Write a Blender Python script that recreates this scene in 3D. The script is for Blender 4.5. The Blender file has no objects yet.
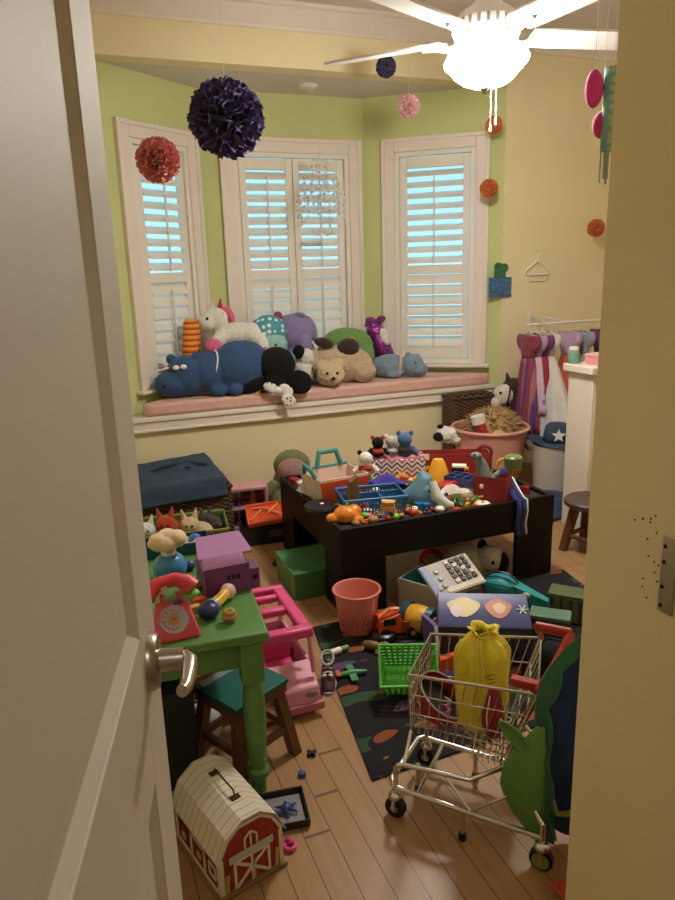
LAMP=80.; HALLS=19.; SKY=1.25; EXPO=.6
import bpy, math, random
from mathutils import Vector as V, Matrix, Euler
random.seed(7)
PI=math.pi
C=bpy.context.scene.collection
SC=bpy.context.scene
# ---------------------------------------------------------------- camera
H=1.38; FPX=700.0
YAW,PITCH,ROLL=[math.radians(a) for a in (20.72,14.25,1.79)]
def cam_axes():
    cy,sy=math.cos(YAW),math.sin(YAW); cp,sp=math.cos(PITCH),math.sin(PITCH)
    f=V((sy*cp,cy*cp,-sp)); r=V((cy,-sy,0)); d=f.cross(r)
    cr,sr=math.cos(ROLL),math.sin(ROLL)
    return cr*r+sr*d, -sr*r+cr*d, f
RX,DN,FW=cam_axes()
cd=bpy.data.cameras.new('camera'); cam=bpy.data.objects.new('camera',cd); C.objects.link(cam)
cd.sensor_fit='HORIZONTAL'; cd.sensor_width=36; cd.lens=FPX/675*36; cd.clip_start=.02
m4=Matrix.Identity(4)
for i,a in enumerate((RX,-DN,-FW)):
    for k in range(3): m4[k][i]=a[k]
m4.translation=V((0,0,H)); cam.matrix_world=m4; SC.camera=cam
def ray(px,py): return RX*((px-337.5)/FPX)+DN*((py-450)/FPX)+FW
def G(px,py,z=0.):
    d=ray(px,py); t=(z-H)/d.z; return V((d.x*t,d.y*t,z))
def GY(px,py,y):
    d=ray(px,py); t=y/d.y; return V((d.x*t,y,H+d.z*t))
def GX(px,py,x):
    d=ray(px,py); t=x/d.x; return V((x,d.y*t,H+d.z*t))
def scale_at(p): return (V(p)-V((0,0,H))).dot(FW)/FPX
# ---------------------------------------------------------------- materials
def lin(h):
    if isinstance(h,str):
        h=h.lstrip('#'); h=[int(h[i:i+2],16)/255 for i in (0,2,4)]
    return tuple((c/12.92 if c<=.04045 else ((c+.055)/1.055)**2.4) for c in h)+(1.,)
MATS={}
def nodes(name):
    m=bpy.data.materials.new(name); m.use_nodes=True; nt=m.node_tree
    b=nt.nodes['Principled BSDF']; return m,nt,b
def N(nt,t,**kw):
    n=nt.nodes.new(t)
    for k,v in kw.items():
        if k in n.inputs: n.inputs[k].default_value=v
        else: setattr(n,k,v)
    return n
def mixc(nt,fac,a,b,blend='MIX'):
    n=nt.nodes.new('ShaderNodeMix'); n.data_type='RGBA'; n.blend_type=blend
    for sock,v in ((n.inputs[0],fac),(n.inputs[6],a),(n.inputs[7],b)):
        if hasattr(v,'is_linked') : nt.links.new(v,sock)
        else: sock.default_value=v
    return n.outputs[2]
def math_(nt,op,a,b=None,c=None):
    n=nt.nodes.new('ShaderNodeMath'); n.operation=op
    for i,v in enumerate((a,b,c)):
        if v is None: continue
        if hasattr(v,'is_linked'): nt.links.new(v,n.inputs[i])
        else: n.inputs[i].default_value=v
    return n.outputs[0]
def coord(nt,kind='Object'):
    return nt.nodes.new('ShaderNodeTexCoord').outputs[kind]
def sep(nt,v):
    n=nt.nodes.new('ShaderNodeSeparateXYZ'); nt.links.new(v,n.inputs[0]); return n.outputs
def bumpit(nt,b,h,strength=.3,dist=.005):
    n=nt.nodes.new('ShaderNodeBump'); n.inputs['Strength'].default_value=strength; n.inputs['Distance'].default_value=dist
    nt.links.new(h,n.inputs['Height']); nt.links.new(n.outputs[0],b.inputs['Normal'])
def noise(nt,scale,detail=3.,co=None,rough=.6):
    n=N(nt,'ShaderNodeTexNoise',Scale=scale,Detail=detail,Roughness=rough)
    nt.links.new(co or coord(nt),n.inputs['Vector']); return n.outputs['Fac']
def mt(key,col='#888888',rough=.5,metal=0.,var=.12,vs=12.,bump=.0,bs=120.,trans=0.,alpha=1.,sheen=0.,coat=0.,emit=0.,sss=0.):
    """plain procedural material: base colour mottled by noise, optional bump"""
    if key in MATS: return MATS[key]
    m,nt,b=nodes(key); c=lin(col)
    if var>0:
        f=noise(nt,vs)
        d=tuple(x*(1-var*1.6) for x in c[:3])+(1,); l=tuple(min(1,x*(1+var)) for x in c[:3])+(1,)
        nt.links.new(mixc(nt,f,d,l),b.inputs['Base Color'])
    else: b.inputs['Base Color'].default_value=c
    b.inputs['Roughness'].default_value=rough; b.inputs['Metallic'].default_value=metal
    b.inputs['Transmission Weight'].default_value=trans; b.inputs['Alpha'].default_value=alpha
    b.inputs['Sheen Weight'].default_value=min(sheen,.15); b.inputs['Coat Weight'].default_value=coat
    if emit: b.inputs['Emission Color'].default_value=c; b.inputs['Emission Strength'].default_value=emit
    if bump: bumpit(nt,b,noise(nt,bs,4),bump)
    MATS[key]=m; return m
def plastic(key,col='#888888',**k): return mt(key,col,**{**dict(rough=.35,var=.05),**k})
def fabric(key,col='#888888',**k): return mt(key,col,**{**dict(rough=.95,var=.14,vs=30,bump=.5,bs=260,sheen=.08),**k})
def fuzzy(key,col='#888888',**k):
    if 'black' in key: k.setdefault('sheen',.0)
    return mt(key,col,**{**dict(rough=1.,var=.25,vs=60,bump=.9,bs=160,sheen=.15),**k})
def painted(key,col='#888888',**k): return mt(key,col,**{**dict(rough=.55,var=.04,vs=3,bump=.05,bs=90),**k})
# ---------------------------------------------------------------- mesh builder
def rotm(r): return Euler([math.radians(a) for a in r],'XYZ').to_matrix()
class MB:
    def __init__(s,S=1.): s.v=[];s.f=[];s.m=[];s.S=S;s.mi=0
    def add(s,vs,fs,M=None,c=(0,0,0)):
        o=len(s.v); c=V(c)
        for p in vs:
            p=V(p); p=(M@p if M else p)+c; s.v.append(p*s.S)
        for f in fs: s.f.append([i+o for i in f]); s.m.append(s.mi)
        return s
    def box(s,c,d,rot=(0,0,0)):
        x,y,z=[a/2 for a in d]
        return s.add([(-x,-y,-z),(x,-y,-z),(x,y,-z),(-x,y,-z),(-x,-y,z),(x,-y,z),(x,y,z),(-x,y,z)],
            [(3,2,1,0),(4,5,6,7),(0,1,5,4),(1,2,6,5),(2,3,7,6),(3,0,4,7)],rotm(rot),c)
    def bx(s,a,b): # two corners
        return s.box([(i+j)/2 for i,j in zip(a,b)],[abs(j-i) for i,j in zip(a,b)])
    def hexa(s,p): # eight points bottom 4 + top 4
        return s.add(p,[(3,2,1,0),(4,5,6,7),(0,1,5,4),(1,2,6,5),(2,3,7,6),(3,0,4,7)])
    def ball(s,c,r,rot=(0,0,0),n=18,jit=0.):
        if not hasattr(r,'__len__'): r=(r,r,r)
        vs=[(0,0,-1)];fs=[];h=max(5,n//2)
        for i in range(1,h):
            t=-PI/2+PI*i/h
            for j in range(n):
                a=2*PI*j/n; k=1+random.uniform(-jit,jit); vs.append((math.cos(t)*math.cos(a)*k,math.cos(t)*math.sin(a)*k,math.sin(t)*k))
        vs.append((0,0,1)); top=len(vs)-1
        for j in range(n): fs.append((0,1+(j+1)%n,1+j))
        for i in range(h-2):
            for j in range(n):
                a=1+i*n+j;b=1+i*n+(j+1)%n; fs.append((a,b,b+n,a+n))
        k=1+(h-2)*n
        for j in range(n): fs.append((k+j,k+(j+1)%n,top))
        return s.add([(x*r[0],y*r[1],z*r[2]) for x,y,z in vs],fs,rotm(rot),c)
    def tube(s,pts,r,n=8,closed=False,caps=True):
        pts=[V(p) for p in pts]; k=len(pts)
        rr=r if hasattr(r,'__len__') else [r]*k
        vs=[];fs=[]; up=None
        for i,p in enumerate(pts):
            a=pts[(i-1)%k] if (i>0 or closed) else p; b=pts[(i+1)%k] if (i<k-1 or closed) else p
            t=(b-a); t=t.normalized() if t.length>1e-9 else V((0,0,1))
            if up is None:
                up=V((0,0,1)) if abs(t.z)<.9 else V((1,0,0))
            u=(up-t*up.dot(t)); u=u.normalized() if u.length>1e-6 else t.orthogonal().normalized()
            w=t.cross(u); up=u
            for j in range(n):
                q=2*PI*j/n; vs.append(p+(u*math.cos(q)+w*math.sin(q))*rr[i])
        for i in range(k if closed else k-1):
            for j in range(n):
                a=i*n+j;b=i*n+(j+1)%n;c=((i+1)%k)*n+(j+1)%n;d=((i+1)%k)*n+j; fs.append((a,b,c,d))
        if caps and not closed: fs.append(list(range(n))[::-1]); fs.append([(k-1)*n+j for j in range(n)])
        return s.add(vs,fs)
    def cyl(s,a,b,r0,r1=None,n=20,caps=True): return s.tube([a,b],[r0,r0 if r1 is None else r1],n,caps=caps)
    def lathe(s,prof,c=(0,0,0),n=28,rot=(0,0,0),sx=1,sy=1):
        vs=[];fs=[];k=len(prof)
        for r,z in prof:
            for j in range(n): a=2*PI*j/n; vs.append((r*math.cos(a)*sx,r*math.sin(a)*sy,z))
        for i in range(k-1):
            for j in range(n): a=i*n+j;b=i*n+(j+1)%n; fs.append((a,b,b+n,a+n))
        if prof[0][0]>1e-6: fs.append(list(range(n))[::-1])
        if prof[-1][0]>1e-6: fs.append([(k-1)*n+j for j in range(n)])
        return s.add(vs,fs,rotm(rot),c)
    def cup(s,prof,t,c=(0,0,0),n=28,rot=(0,0,0),sx=1,sy=1):
        """open vessel: outer profile bottom to rim, wall thickness t"""
        inner=[(max(r-t,.0001),max(z,prof[0][1]+t)) for r,z in prof][::-1]
        p=list(prof)+[(inner[0][0],prof[-1][1])]+inner[1:]
        return s.lathe([(0.0001,prof[0][1])]+p+[(0.0001,prof[0][1]+t)],c,n,rot,sx,sy)
    def prism(s,o,a,b,M=None,c=(0,0,0)):
        """outline o in xz, extruded from y=a to y=b"""
        k=len(o); vs=[(x,a,z) for x,z in o]+[(x,b,z) for x,z in o]
        fs=[list(range(k)),list(range(k,2*k))[::-1]]+[(i,i+k,(i+1)%k+k,(i+1)%k) for i in range(k)]
        return s.add(vs,fs,rotm(M) if M else None,c)
    def slab(s,o,z0,z1):
        k=len(o); vs=[(x,y,z0) for x,y in o]+[(x,y,z1) for x,y in o]
        return s.add(vs,[list(range(k))[::-1],list(range(k,2*k))]+[(i,(i+1)%k,(i+1)%k+k,i+k) for i in range(k)])
    def tray(s,c,d,t,rot=(0,0,0),flare=1.):
        """open box; c is centre of its floor, d outer size, t wall"""
        x,y,h=d[0]/2,d[1]/2,d[2]; vs=[]
        for (k,z) in ((1,0),(flare,h)): vs+=[(-x*k,-y*k,z),(x*k,-y*k,z),(x*k,y*k,z),(-x*k,y*k,z)]
        for (k,z) in ((flare,h),(1,t)): vs+=[(-x*k+t,-y*k+t,z),(x*k-t,-y*k+t,z),(x*k-t,y*k-t,z),(-x*k+t,y*k-t,z)]
        fs=[(3,2,1,0)]
        for o in (0,4,8):
            for j in range(4): fs.append((o+j,o+(j+1)%4,o+4+(j+1)%4,o+4+j))
        fs.append((12,13,14,15)); return s.add(vs,fs,rotm(rot),c)
    def sheet(s,fn,nu,nv,t=0.):
        """surface fn(u,v)->point with u,v in 0..1; thickness added by modifier if wanted"""
        vs=[fn(i/nu,j/nv) for j in range(nv+1) for i in range(nu+1)]
        w=nu+1; return s.add(vs,[(j*w+i,j*w+i+1,(j+1)*w+i+1,(j+1)*w+i) for j in range(nv) for i in range(nu)])
    def build(s,name,mats,parent=None,off=None,bev=0.,remesh=0.,smooth=0,solid=0.,sub=0,angle=40,kind=None,label=None,disp=0.,dscale=.02):
        me=bpy.data.meshes.new(name)
        me.from_pydata([tuple(p-off) if off else tuple(p) for p in s.v],[],s.f); me.validate()
        mats=mats if isinstance(mats,(list,tuple)) else [mats]
        for m in mats: me.materials.append(m)
        if len(mats)>1 and len(me.polygons)==len(s.m):
            me.polygons.foreach_set('material_index',s.m)
        me.shade_smooth()
        if angle<180 and not remesh: me.set_sharp_from_angle(angle=math.radians(angle))
        o=bpy.data.objects.new(name,me); C.objects.link(o)
        if parent: o.parent=parent
        if solid: q=o.modifiers.new('solid','SOLIDIFY'); q.thickness=solid; q.offset=0
        if bev: q=o.modifiers.new('bevel','BEVEL'); q.width=bev; q.segments=2; q.limit_method='ANGLE'; q.angle_limit=math.radians(35)
        if remesh:
            q=o.modifiers.new('remesh','REMESH'); q.mode='VOXEL'; q.voxel_size=remesh; q.use_smooth_shade=True
            q=o.modifiers.new('smooth','SMOOTH'); q.iterations=smooth or 4; q.factor=.5
        if disp:
            tx=bpy.data.textures.new(name,'CLOUDS'); tx.noise_scale=dscale; tx.noise_depth=1
            q=o.modifiers.new('tufts','DISPLACE'); q.texture=tx; q.strength=disp; q.mid_level=.5; q.texture_coords='LOCAL'
        if sub: q=o.modifiers.new('sub','SUBSURF'); q.levels=sub; q.render_levels=sub
        if kind: o['kind']=kind
        if label: o['label']=label
        return o
class Thing:
    def __init__(s,name,label,cat,loc,rz=0.,S=1.,group=None,rot=None):
        o=bpy.data.objects.new(name,None); C.objects.link(o); o.empty_display_size=.05
        o.location=loc; o.rotation_euler=rot or (0,0,rz); o['label']=label; o['category']=cat
        if group: o['group']=group
        s.o=o; s.S=S; s.loc=V(loc); s.last=None
    def mb(s): return MB(s.S)
    def part(s,name,mb,mat,sub_of=None,**k):
        s.last=mb.build(name,mat,sub_of or s.o,**k); return s.last
    def b(s,name,mat,fn,sub_of=None,**k):
        """fn(mb) fills a builder"""
        q=s.mb(); fn(q); return s.part(name,q,mat,sub_of,**k)
    def balls(s,name,mat,lst,sub_of=None):
        for c,r in lst: s.b(name,mat,lambda m:m.ball(c,r,n=12),sub_of)
    def w(s,name,mat,fn,sub_of=None,**k):
        """world-coordinate builder (thing must have rz=0)"""
        q=MB(1.); fn(q); return s.part(name,q,mat,sub_of,off=s.loc,**k)
def PX(name,label,cat,px,py,z=0.,group=None,turn=0.,Y=None,X=None,loc=None):
    """thing at the surface point seen at that spot; its local x runs across the view, y away, z up, in units of one photo pixel there"""
    p=V(loc) if loc else GY(px,py,Y) if Y is not None else GX(px,py,X) if X is not None else G(px,py,z)
    return Thing(name,label,cat,p,-math.atan2(p.x,p.y)+math.radians(turn),scale_at(p),group)
def one(name,label,cat,mb,mat,loc,rz=0.,group=None,**k):
    o=mb.build(name,mat,None,**k); o.location=loc; o.rotation_euler=(0,0,rz); o['label']=label; o['category']=cat
    if group: o['group']=group
    return o
def copy_tree(o,parent=None):
    c=o.copy(); C.objects.link(c)
    if parent: c.parent=parent
    for ch in list(o.children): copy_tree(ch,c)
    return c
def struct(name,mb,mat,parent=None,**k): 
    return mb.build(name,mat,parent,kind=None if parent else 'structure',**k)
def arc(c,r,a0,a1,n,ax=(1,0,0),ay=(0,0,1)):
    c=V(c);ax=V(ax);ay=V(ay)
    return [c+ax*(r*math.cos(math.radians(a0+(a1-a0)*i/n)))+ay*(r*math.sin(math.radians(a0+(a1-a0)*i/n))) for i in range(n+1)]
def circ(c,r,n=24,ax=(1,0,0),ay=(0,1,0)): return arc(c,r,0,360*(n-1)/n,n-1,ax,ay)
def lathe_z(m,prof,a,b,n=20):
    """revolve (radius, 0..1) profile along a segment"""
    a,b=V(a),V(b); m.tube([a+(b-a)*t for r,t in prof],[r for r,t in prof],n)
# ================================================================ setting
def wallmat(key,col):
    return mt(key,col,rough=.75,var=.05,vs=2.5,bump=.12,bs=140)
YEL=wallmat('yellow wall paint','#EEE0B6'); GRN=wallmat('green wall paint','#CBD092'); CEIL=wallmat('ceiling paint','#DDD3CB')
WHT=painted('white trim paint','#E9DED2'); DOORW=painted('white door paint','#DCD3C6'); SHUT=painted('shutter paint','#ECE5D8')
HALL=wallmat('hall wall paint','#D8CBAA')
def floor_mat():
    m,nt,b=nodes('oak planks'); co=coord(nt); x,y,z=sep(nt,co)
    W=.0697
    u=math_(nt,'DIVIDE',math_(nt,'ADD',x,.006+1.394),W); i=math_(nt,'FLOOR',u); f=math_(nt,'FRACT',u)
    wn=N(nt,'ShaderNodeTexWhiteNoise',noise_dimensions='1D'); nt.links.new(i,wn.inputs['W'])
    off=math_(nt,'MULTIPLY',wn.outputs['Value'],3.1)
    v=math_(nt,'DIVIDE',math_(nt,'ADD',y,off),2.3); j=math_(nt,'FLOOR',v); g=math_(nt,'FRACT',v)
    wn2=N(nt,'ShaderNodeTexWhiteNoise',noise_dimensions='2D')
    cv=nt.nodes.new('ShaderNodeCombineXYZ'); nt.links.new(i,cv.inputs[0]); nt.links.new(j,cv.inputs[1]); nt.links.new(cv.outputs[0],wn2.inputs['Vector'])
    gv=nt.nodes.new('ShaderNodeCombineXYZ')
    nt.links.new(math_(nt,'MULTIPLY',x,55),gv.inputs[0]); nt.links.new(math_(nt,'ADD',math_(nt,'MULTIPLY',y,3.),math_(nt,'MULTIPLY',i,7.3)),gv.inputs[1])
    gr=noise(nt,1.,5,gv.outputs[0],.65)
    c=mixc(nt,gr,lin('#8C6843'),lin('#BC9367'))
    c=mixc(nt,math_(nt,'MULTIPLY',wn2.outputs['Value'],.55),c,lin('#A57C50'))
    e1=math_(nt,'LESS_THAN',f,.045); e2=math_(nt,'LESS_THAN',g,.004)
    e=math_(nt,'MAXIMUM',e1,e2)
    c=mixc(nt,math_(nt,'MULTIPLY',e,.75),c,lin('#4A2C14'))
    nt.links.new(c,b.inputs['Base Color']); b.inputs['Roughness'].default_value=.34; b.inputs['Specular IOR Level'].default_value=.5
    bumpit(nt,b,math_(nt,'SUBTRACT',gr,math_(nt,'MULTIPLY',e,2.)),.12,.002)
    return m
struct('floor',MB().bx((-1.4,-1.5,-.05),(4.1,5.0,0)),floor_mat())
ZC=2.79; ZH=2.49; YW=4.1; XL,XR=-.2,3.9
struct('ceiling',MB().bx((-1.4,-1.5,ZC),(4.1,4.22,ZC+.06)),CEIL)
struct('ceiling_bay',MB().slab([(-.1,YW+.02),(3.0,YW+.02),(2.2,4.95),(.8,4.95)],ZH+.002,ZH+.06),CEIL)
m=MB(); m.bx((XL-.1,YW,ZH),(XR+.1,YW+.12,ZC)); m.bx((XL-.1,YW,0),(.15,YW+.12,ZH)); m.bx((2.765,YW,0),(XR+.1,YW+.12,ZH)); m.bx((.15,YW,0),(2.765,YW+.08,.52))
struct('wall_back',m,YEL)
struct('wall_left',MB().bx((XL-.1,.1,0),(XL,YW,ZC)),YEL)
struct('wall_right',MB().bx((XR,.78,0),(XR+.1,YW,ZC)),YEL)
m=MB(); m.bx((.8,.78,0),(XR,.908,ZC)); m.bx((.8,.1,0),(.93,.78,ZC))
struct('wall_near',m,YEL)
m=MB(); m.bx((-1.3,.02,0),(-.16,.1,ZC)); m.bx((.93,.02,0),(1.3,.1,ZC)); m.bx((-.16,.02,2.06),(.93,.1,ZC)); m.bx((.8,.02,0),(.93,.1,2.06))
struct('wall_doorway',m,HALL)
m=MB(); m.bx((-1.3,-1.4,0),(1.3,-1.3,ZC)); m.bx((-1.4,-1.4,0),(-1.3,.1,ZC)); m.bx((1.3,-1.4,0),(1.4,.1,ZC))
struct('wall_hall',m,HALL)
# crown moulding
def crown(name,a,b,inward):
    a,b,n=V(a),V(b),V(inward)
    o=[(0,-.115),(.012,-.115),(.018,-.1),(.03,-.092),(.05,-.06),(.075,-.038),(.082,-.026),(.1,-.02),(.1,0),(0,0)]
    vs=[];k=len(o)
    for p in (a,b): vs+=[p+n*x+V((0,0,ZC+z)) for x,z in o]
    fs=[list(range(k))[::-1],list(range(k,2*k))]+[(i,(i+1)%k,(i+1)%k+k,i+k) for i in range(k)]
    struct(name,MB().add(vs,fs),WHT,angle=25)
crown('trim_1',(XL,YW,0),(XR,YW,0),(0,-1,0)); crown('trim_2',(XL,.1,0),(XL,YW,0),(1,0,0)); crown('trim_3',(XR,.908,0),(XR,YW,0),(-1,0,0))
# bay walls with openings
def bay_wall(name,A,B,hole,t=.12):
    A,B=V(A),V(B); L=(B-A).length; u=(B-A)/L; n=V((-u.y,u.x)) # outward
    m=MB()
    def seg(a,b,z0,z1):
        P=[A+u*a,A+u*b,A+u*b+n*t,A+u*a+n*t]; m.hexa([(p.x,p.y,z0) for p in P]+[(p.x,p.y,z1) for p in P])
    h0,h1,za,zb=hole
    seg(-.02,h0,.0,ZH+.05); seg(h1,L,.0,ZH+.05); seg(h0,h1,0,za); seg(h0,h1,zb,ZH+.05)
    struct(name,m,GRN)
BL=((.15,4.1),(.93,4.67)); BC=((.93,4.67),(2.02,4.67)); BR=((2.02,4.67),(2.765,4.1))
def glass_mat():
    m=bpy.data.materials.new('window glass'); m.use_nodes=True; nt=m.node_tree; nt.nodes.clear()
    o=nt.nodes.new('ShaderNodeOutputMaterial'); t=N(nt,'ShaderNodeBsdfTransparent'); g=N(nt,'ShaderNodeBsdfGlossy',Roughness=.02); x=N(nt,'ShaderNodeMixShader'); x.inputs[0].default_value=.06
    t.inputs[0].default_value=(.93,.97,.97,1)
    nt.links.new(t.outputs[0],x.inputs[1]); nt.links.new(g.outputs[0],x.inputs[2]); nt.links.new(x.outputs[0],o.inputs[0]); return m
GLASS=glass_mat()
def window(i,AB,u0,u1,panels,tilt_hi,tilt_lo,z0=.735,z1=2.225):
    A,B=V(AB[0]),V(AB[1]); u=(B-A).normalized(); n=V((u.y,-u.x)) # into the room
    root=bpy.data.objects.new(f'window_{i}',None); C.objects.link(root); root['kind']='structure'
    root.matrix_world=Matrix(((u.x,-n.x,0,A.x),(u.y,-n.y,0,A.y),(0,0,1,0),(0,0,0,1)))
    # local: x along wall, y outward, z up
    cw=.085; a,b=u0+cw,u1-cw; zb,zt=z0+.02,z1-cw
    m=MB()
    for (p,q) in (((u0,-.022,z0),(a,0,z1)),((b,-.022,z0),(u1,0,z1)),((a,-.021,zt),(b,0,z1-.001))): m.bx(p,q)
    for (p,q) in (((u0-.004,-.032,z0),(u0+.022,0,z1+.004)),((u1-.022,-.032,z0),(u1+.004,0,z1+.004)),((u0+.022,-.031,z1-.022),(u1-.022,0,z1+.003))): m.bx(p,q)
    m.build('casing',WHT,root,bev=.004)
    MB().bx((u0-.03,-.06,z0-.022),(u1+.03,.02,z0)).build('window_sill',WHT,root,bev=.006)
    m=MB()
    for (p,q) in (((a,-.012,zb-.02),(a+.03,.05,zt)),((b-.03,-.012,zb-.02),(b,.05,zt)),((a+.03,-.011,zt-.03),(b-.03,.05,zt-.001)),((a+.03,-.011,zb-.019),(b-.03,.05,zb+.012))): m.bx(p,q)
    m.build('shutter_frame',SHUT,root,bev=.003)
    a+=.034;b-=.034;zb+=.016;zt-=.034
    w=(b-a)/panels
    for k in range(panels):
        p0,p1=a+w*k+.002,a+w*(k+1)-.002; st=.045; zd=zb+(zt-zb)*.455
        m=MB()
        m.bx((p0,.0,zb),(p0+st,.03,zt)); m.bx((p1-st,.0,zb),(p1,.03,zt))
        m.bx((p0+st,.001,zb+.001),(p1-st,.029,zb+.085)); m.bx((p0+st,.001,zt-.07),(p1-st,.029,zt-.004)); m.bx((p0+st,.001,zd-.03),(p1-st,.029,zd+.03))
        pan=m.build('shutter_panel',SHUT,root,bev=.003)
        m=MB(); rod=MB()
        for (lo,hi,tl) in ((zb+.085,zd-.03,tilt_lo),(zd+.03,zt-.07,tilt_hi)):
            ns=max(1,round((hi-lo)/.0735)); pt=(hi-lo)/ns
            for s in range(ns):
                zc=lo+pt*(s+.5)
                o=[(-.0405,0),(-.03,.0045),(0,.006),(.03,.0045),(.0405,0),(.03,-.0045),(0,-.006),(-.03,-.0045)]
                t=math.radians(tl); vs=[]
                for xx in (p0+st+.001,p1-st-.001):
                    for (yy,zz) in o: vs.append((xx,.015+yy*math.cos(t)-zz*math.sin(t),zc+yy*math.sin(t)+zz*math.cos(t)))
                m.add(vs,[list(range(8)),list(range(8,16))[::-1]]+[(q,q+8,(q+1)%8+8,(q+1)%8) for q in range(8)])
            rod.box(((p0+p1)/2,-.026,(lo+hi)/2-.02),(.011,.011,(hi-lo)*.92))
        m.build('louvers',SHUT,pan,angle=50); rod.build('tilt_rod',SHUT,pan,bev=.002)
    MB().bx((u0+.05,.1,z0),(u1-.05,.104,z1-.03)).build('pane',GLASS,root)
bay_wall('wall_bay_left',*BL,(.33,.85,.76,2.17)); bay_wall('wall_bay_back',*BC,(.155,1.0,.76,2.17)); bay_wall('wall_bay_right',*BR,(.19,.78,.76,2.17))
window(1,BL,.275,.90,1,38,60); window(2,BC,.10,1.06,2,43,56); window(3,BR,.13,.84,1,33,50)
# window seat
struct('window_seat',MB().slab([(.17,YW+.0),(2.75,YW+.0),(2.03,4.665),(.92,4.665)],.52,.598),WHT)
m=MB()
for y,z0,z1 in ((4.072,.517,.60),(4.060,.577,.603),(4.064,.517,.532)): m.bx((.12,y,z0),(2.70,YW,z1))
struct('trim_4',m,WHT,bev=.004)
struct('baseboard_back',MB().bx((XL,YW-.014,0),(XR,YW,.11)),WHT,bev=.004)
# ---------------------------------------------------------------- the open door
NICK=mt('brushed nickel','#B9AFA2',rough=.3,metal=1.,var=.04)
E_=V((.062,.838,0)); ang=math.radians(13)
dr=bpy.data.objects.new('door_1',None); C.objects.link(dr); dr['kind']='structure'
du=V((math.sin(ang),math.cos(ang),0)); LW=.80
hinge=E_-du*LW
dr.matrix_world=Matrix(((du.x,-du.y,0,hinge.x),(du.y,du.x,0,hinge.y),(0,0,1,.012),(0,0,0,1)))
# local: x along the leaf to its free edge, -y is the face turned to the doorway
T_=.036; st=.112
m=MB()
for p,q in (((0,0,0),(st,T_,2.03)),((LW-st,0,0),(LW,T_,2.03)),((st,0,0),(LW-st,T_,.2)),((st,0,ZD0:=.80),(LW-st,T_,ZD1:=.985)),((st,0,1.92),(LW-st,T_,2.03))): m.bx(p,q)
m.build('door_leaf',DOORW,dr,bev=.002)
for z0,z1 in ((.2,ZD0),(ZD1,1.92)):
    m=MB(); x0,x1=st,LW-st; s1,d1=.014,.010; s2,d2=.05,.004
    rings=[(0,0.0015),(s1,d1),(s1+.012,d1),(s2,d2),(s2+.001,d2)]
    vs=[]
    for s_,d_ in rings: vs+=[(x0+s_,d_,z0+s_),(x1-s_,d_,z0+s_),(x1-s_,d_,z1-s_),(x0+s_,d_,z1-s_)]
    fs=[]
    for k in range(len(rings)-1):
        for j in range(4): fs.append((4*k+j,4*k+(j+1)%4,4*k+4+(j+1)%4,4*k+4+j))
    k=4*(len(rings)-1); fs.append((k,k+1,k+2,k+3))
    m.add(vs,fs); m.bx((x0,.014,z0),(x1,T_-.012,z1))
    m.build('door_panel',DOORW,dr,angle=20)
LX,LZ=LW-.066,.93
m=MB(); m.lathe([(.0001,0),(.034,0),(.034,.006),(.030,.011),(.014,.013),(.0125,.04),(.0001,.04)],(LX,0,LZ),28,(90,0,0))
hd=m.build('door_handle',NICK,dr)
m=MB(); m.tube([(LX,-.03,LZ),(LX,-.042,LZ),(LX-.01,-.048,LZ),(LX-.032,-.048,LZ-.001),(LX-.056,-.046,LZ-.003),(LX-.070,-.043,LZ-.0)],[.0095,.010,.010,.009,.008,.007],12)
m.build('lever',NICK,hd)
m=MB()
for z in (.25,1.75): m.cyl((-.004,-.006,z-.045),(-.004,-.006,z+.045),.007)
m.build('hinge',NICK,dr)
# strike plate on the near wall
m=MB(); p=GX(669,576,.8); m.bx((.7965,p.y-.014,p.z-.06),(.8,p.y+.014,p.z+.06))
sp=struct('trim_5',m,NICK,bev=.001)
m=MB()
for dz in (-.05,-.02,.02,.045): m.ball((.7962,p.y+.008,p.z+dz),(.002,.0035,.0035),n=8)
m.build('screw',mt('dark screw','#2A2018',metal=.6),sp)
m=MB()
for k in range(16): m.ball((.7999,p.y+random.uniform(.02,.075),p.z+random.uniform(-.06,.09)),(.0012,.0018,.0018),n=6)
m.build('nail_holes',mt('dark screw'),sp)
# ---------------------------------------------------------------- ceiling fan with lamp
FZ=2.2; FX,FY=1.59,2.5
FANW=painted('fan white','#D9D2CC')
fan=Thing('ceiling_fan','white five-bladed ceiling fan with a glowing glass bowl light below','ceiling fan',(FX,FY,0))
fan.w('downrod',FANW,lambda m:(m.cyl((FX,FY,2.3),(FX,FY,ZC),.012),m.lathe([(.02,2.70),(.06,2.74),(.065,ZC)],(FX,FY,0))))
fan.w('motor_housing',FANW,lambda m:m.lathe([(.0001,2.185),(.085,2.185),(.115,2.2),(.125,2.225),(.125,2.26),(.10,2.29),(.06,2.315),(.03,2.35),(.0001,2.35)],(FX,FY,0)),angle=30)
fan.w('vent_ring',mt('fan slot','#8E8780'),lambda m:[m.box((FX+.122*math.cos(a),FY+.122*math.sin(a),2.243),(.012,.012,.03),(0,0,math.degrees(a))) for a in [2*PI*k/24 for k in range(24)]])
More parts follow.
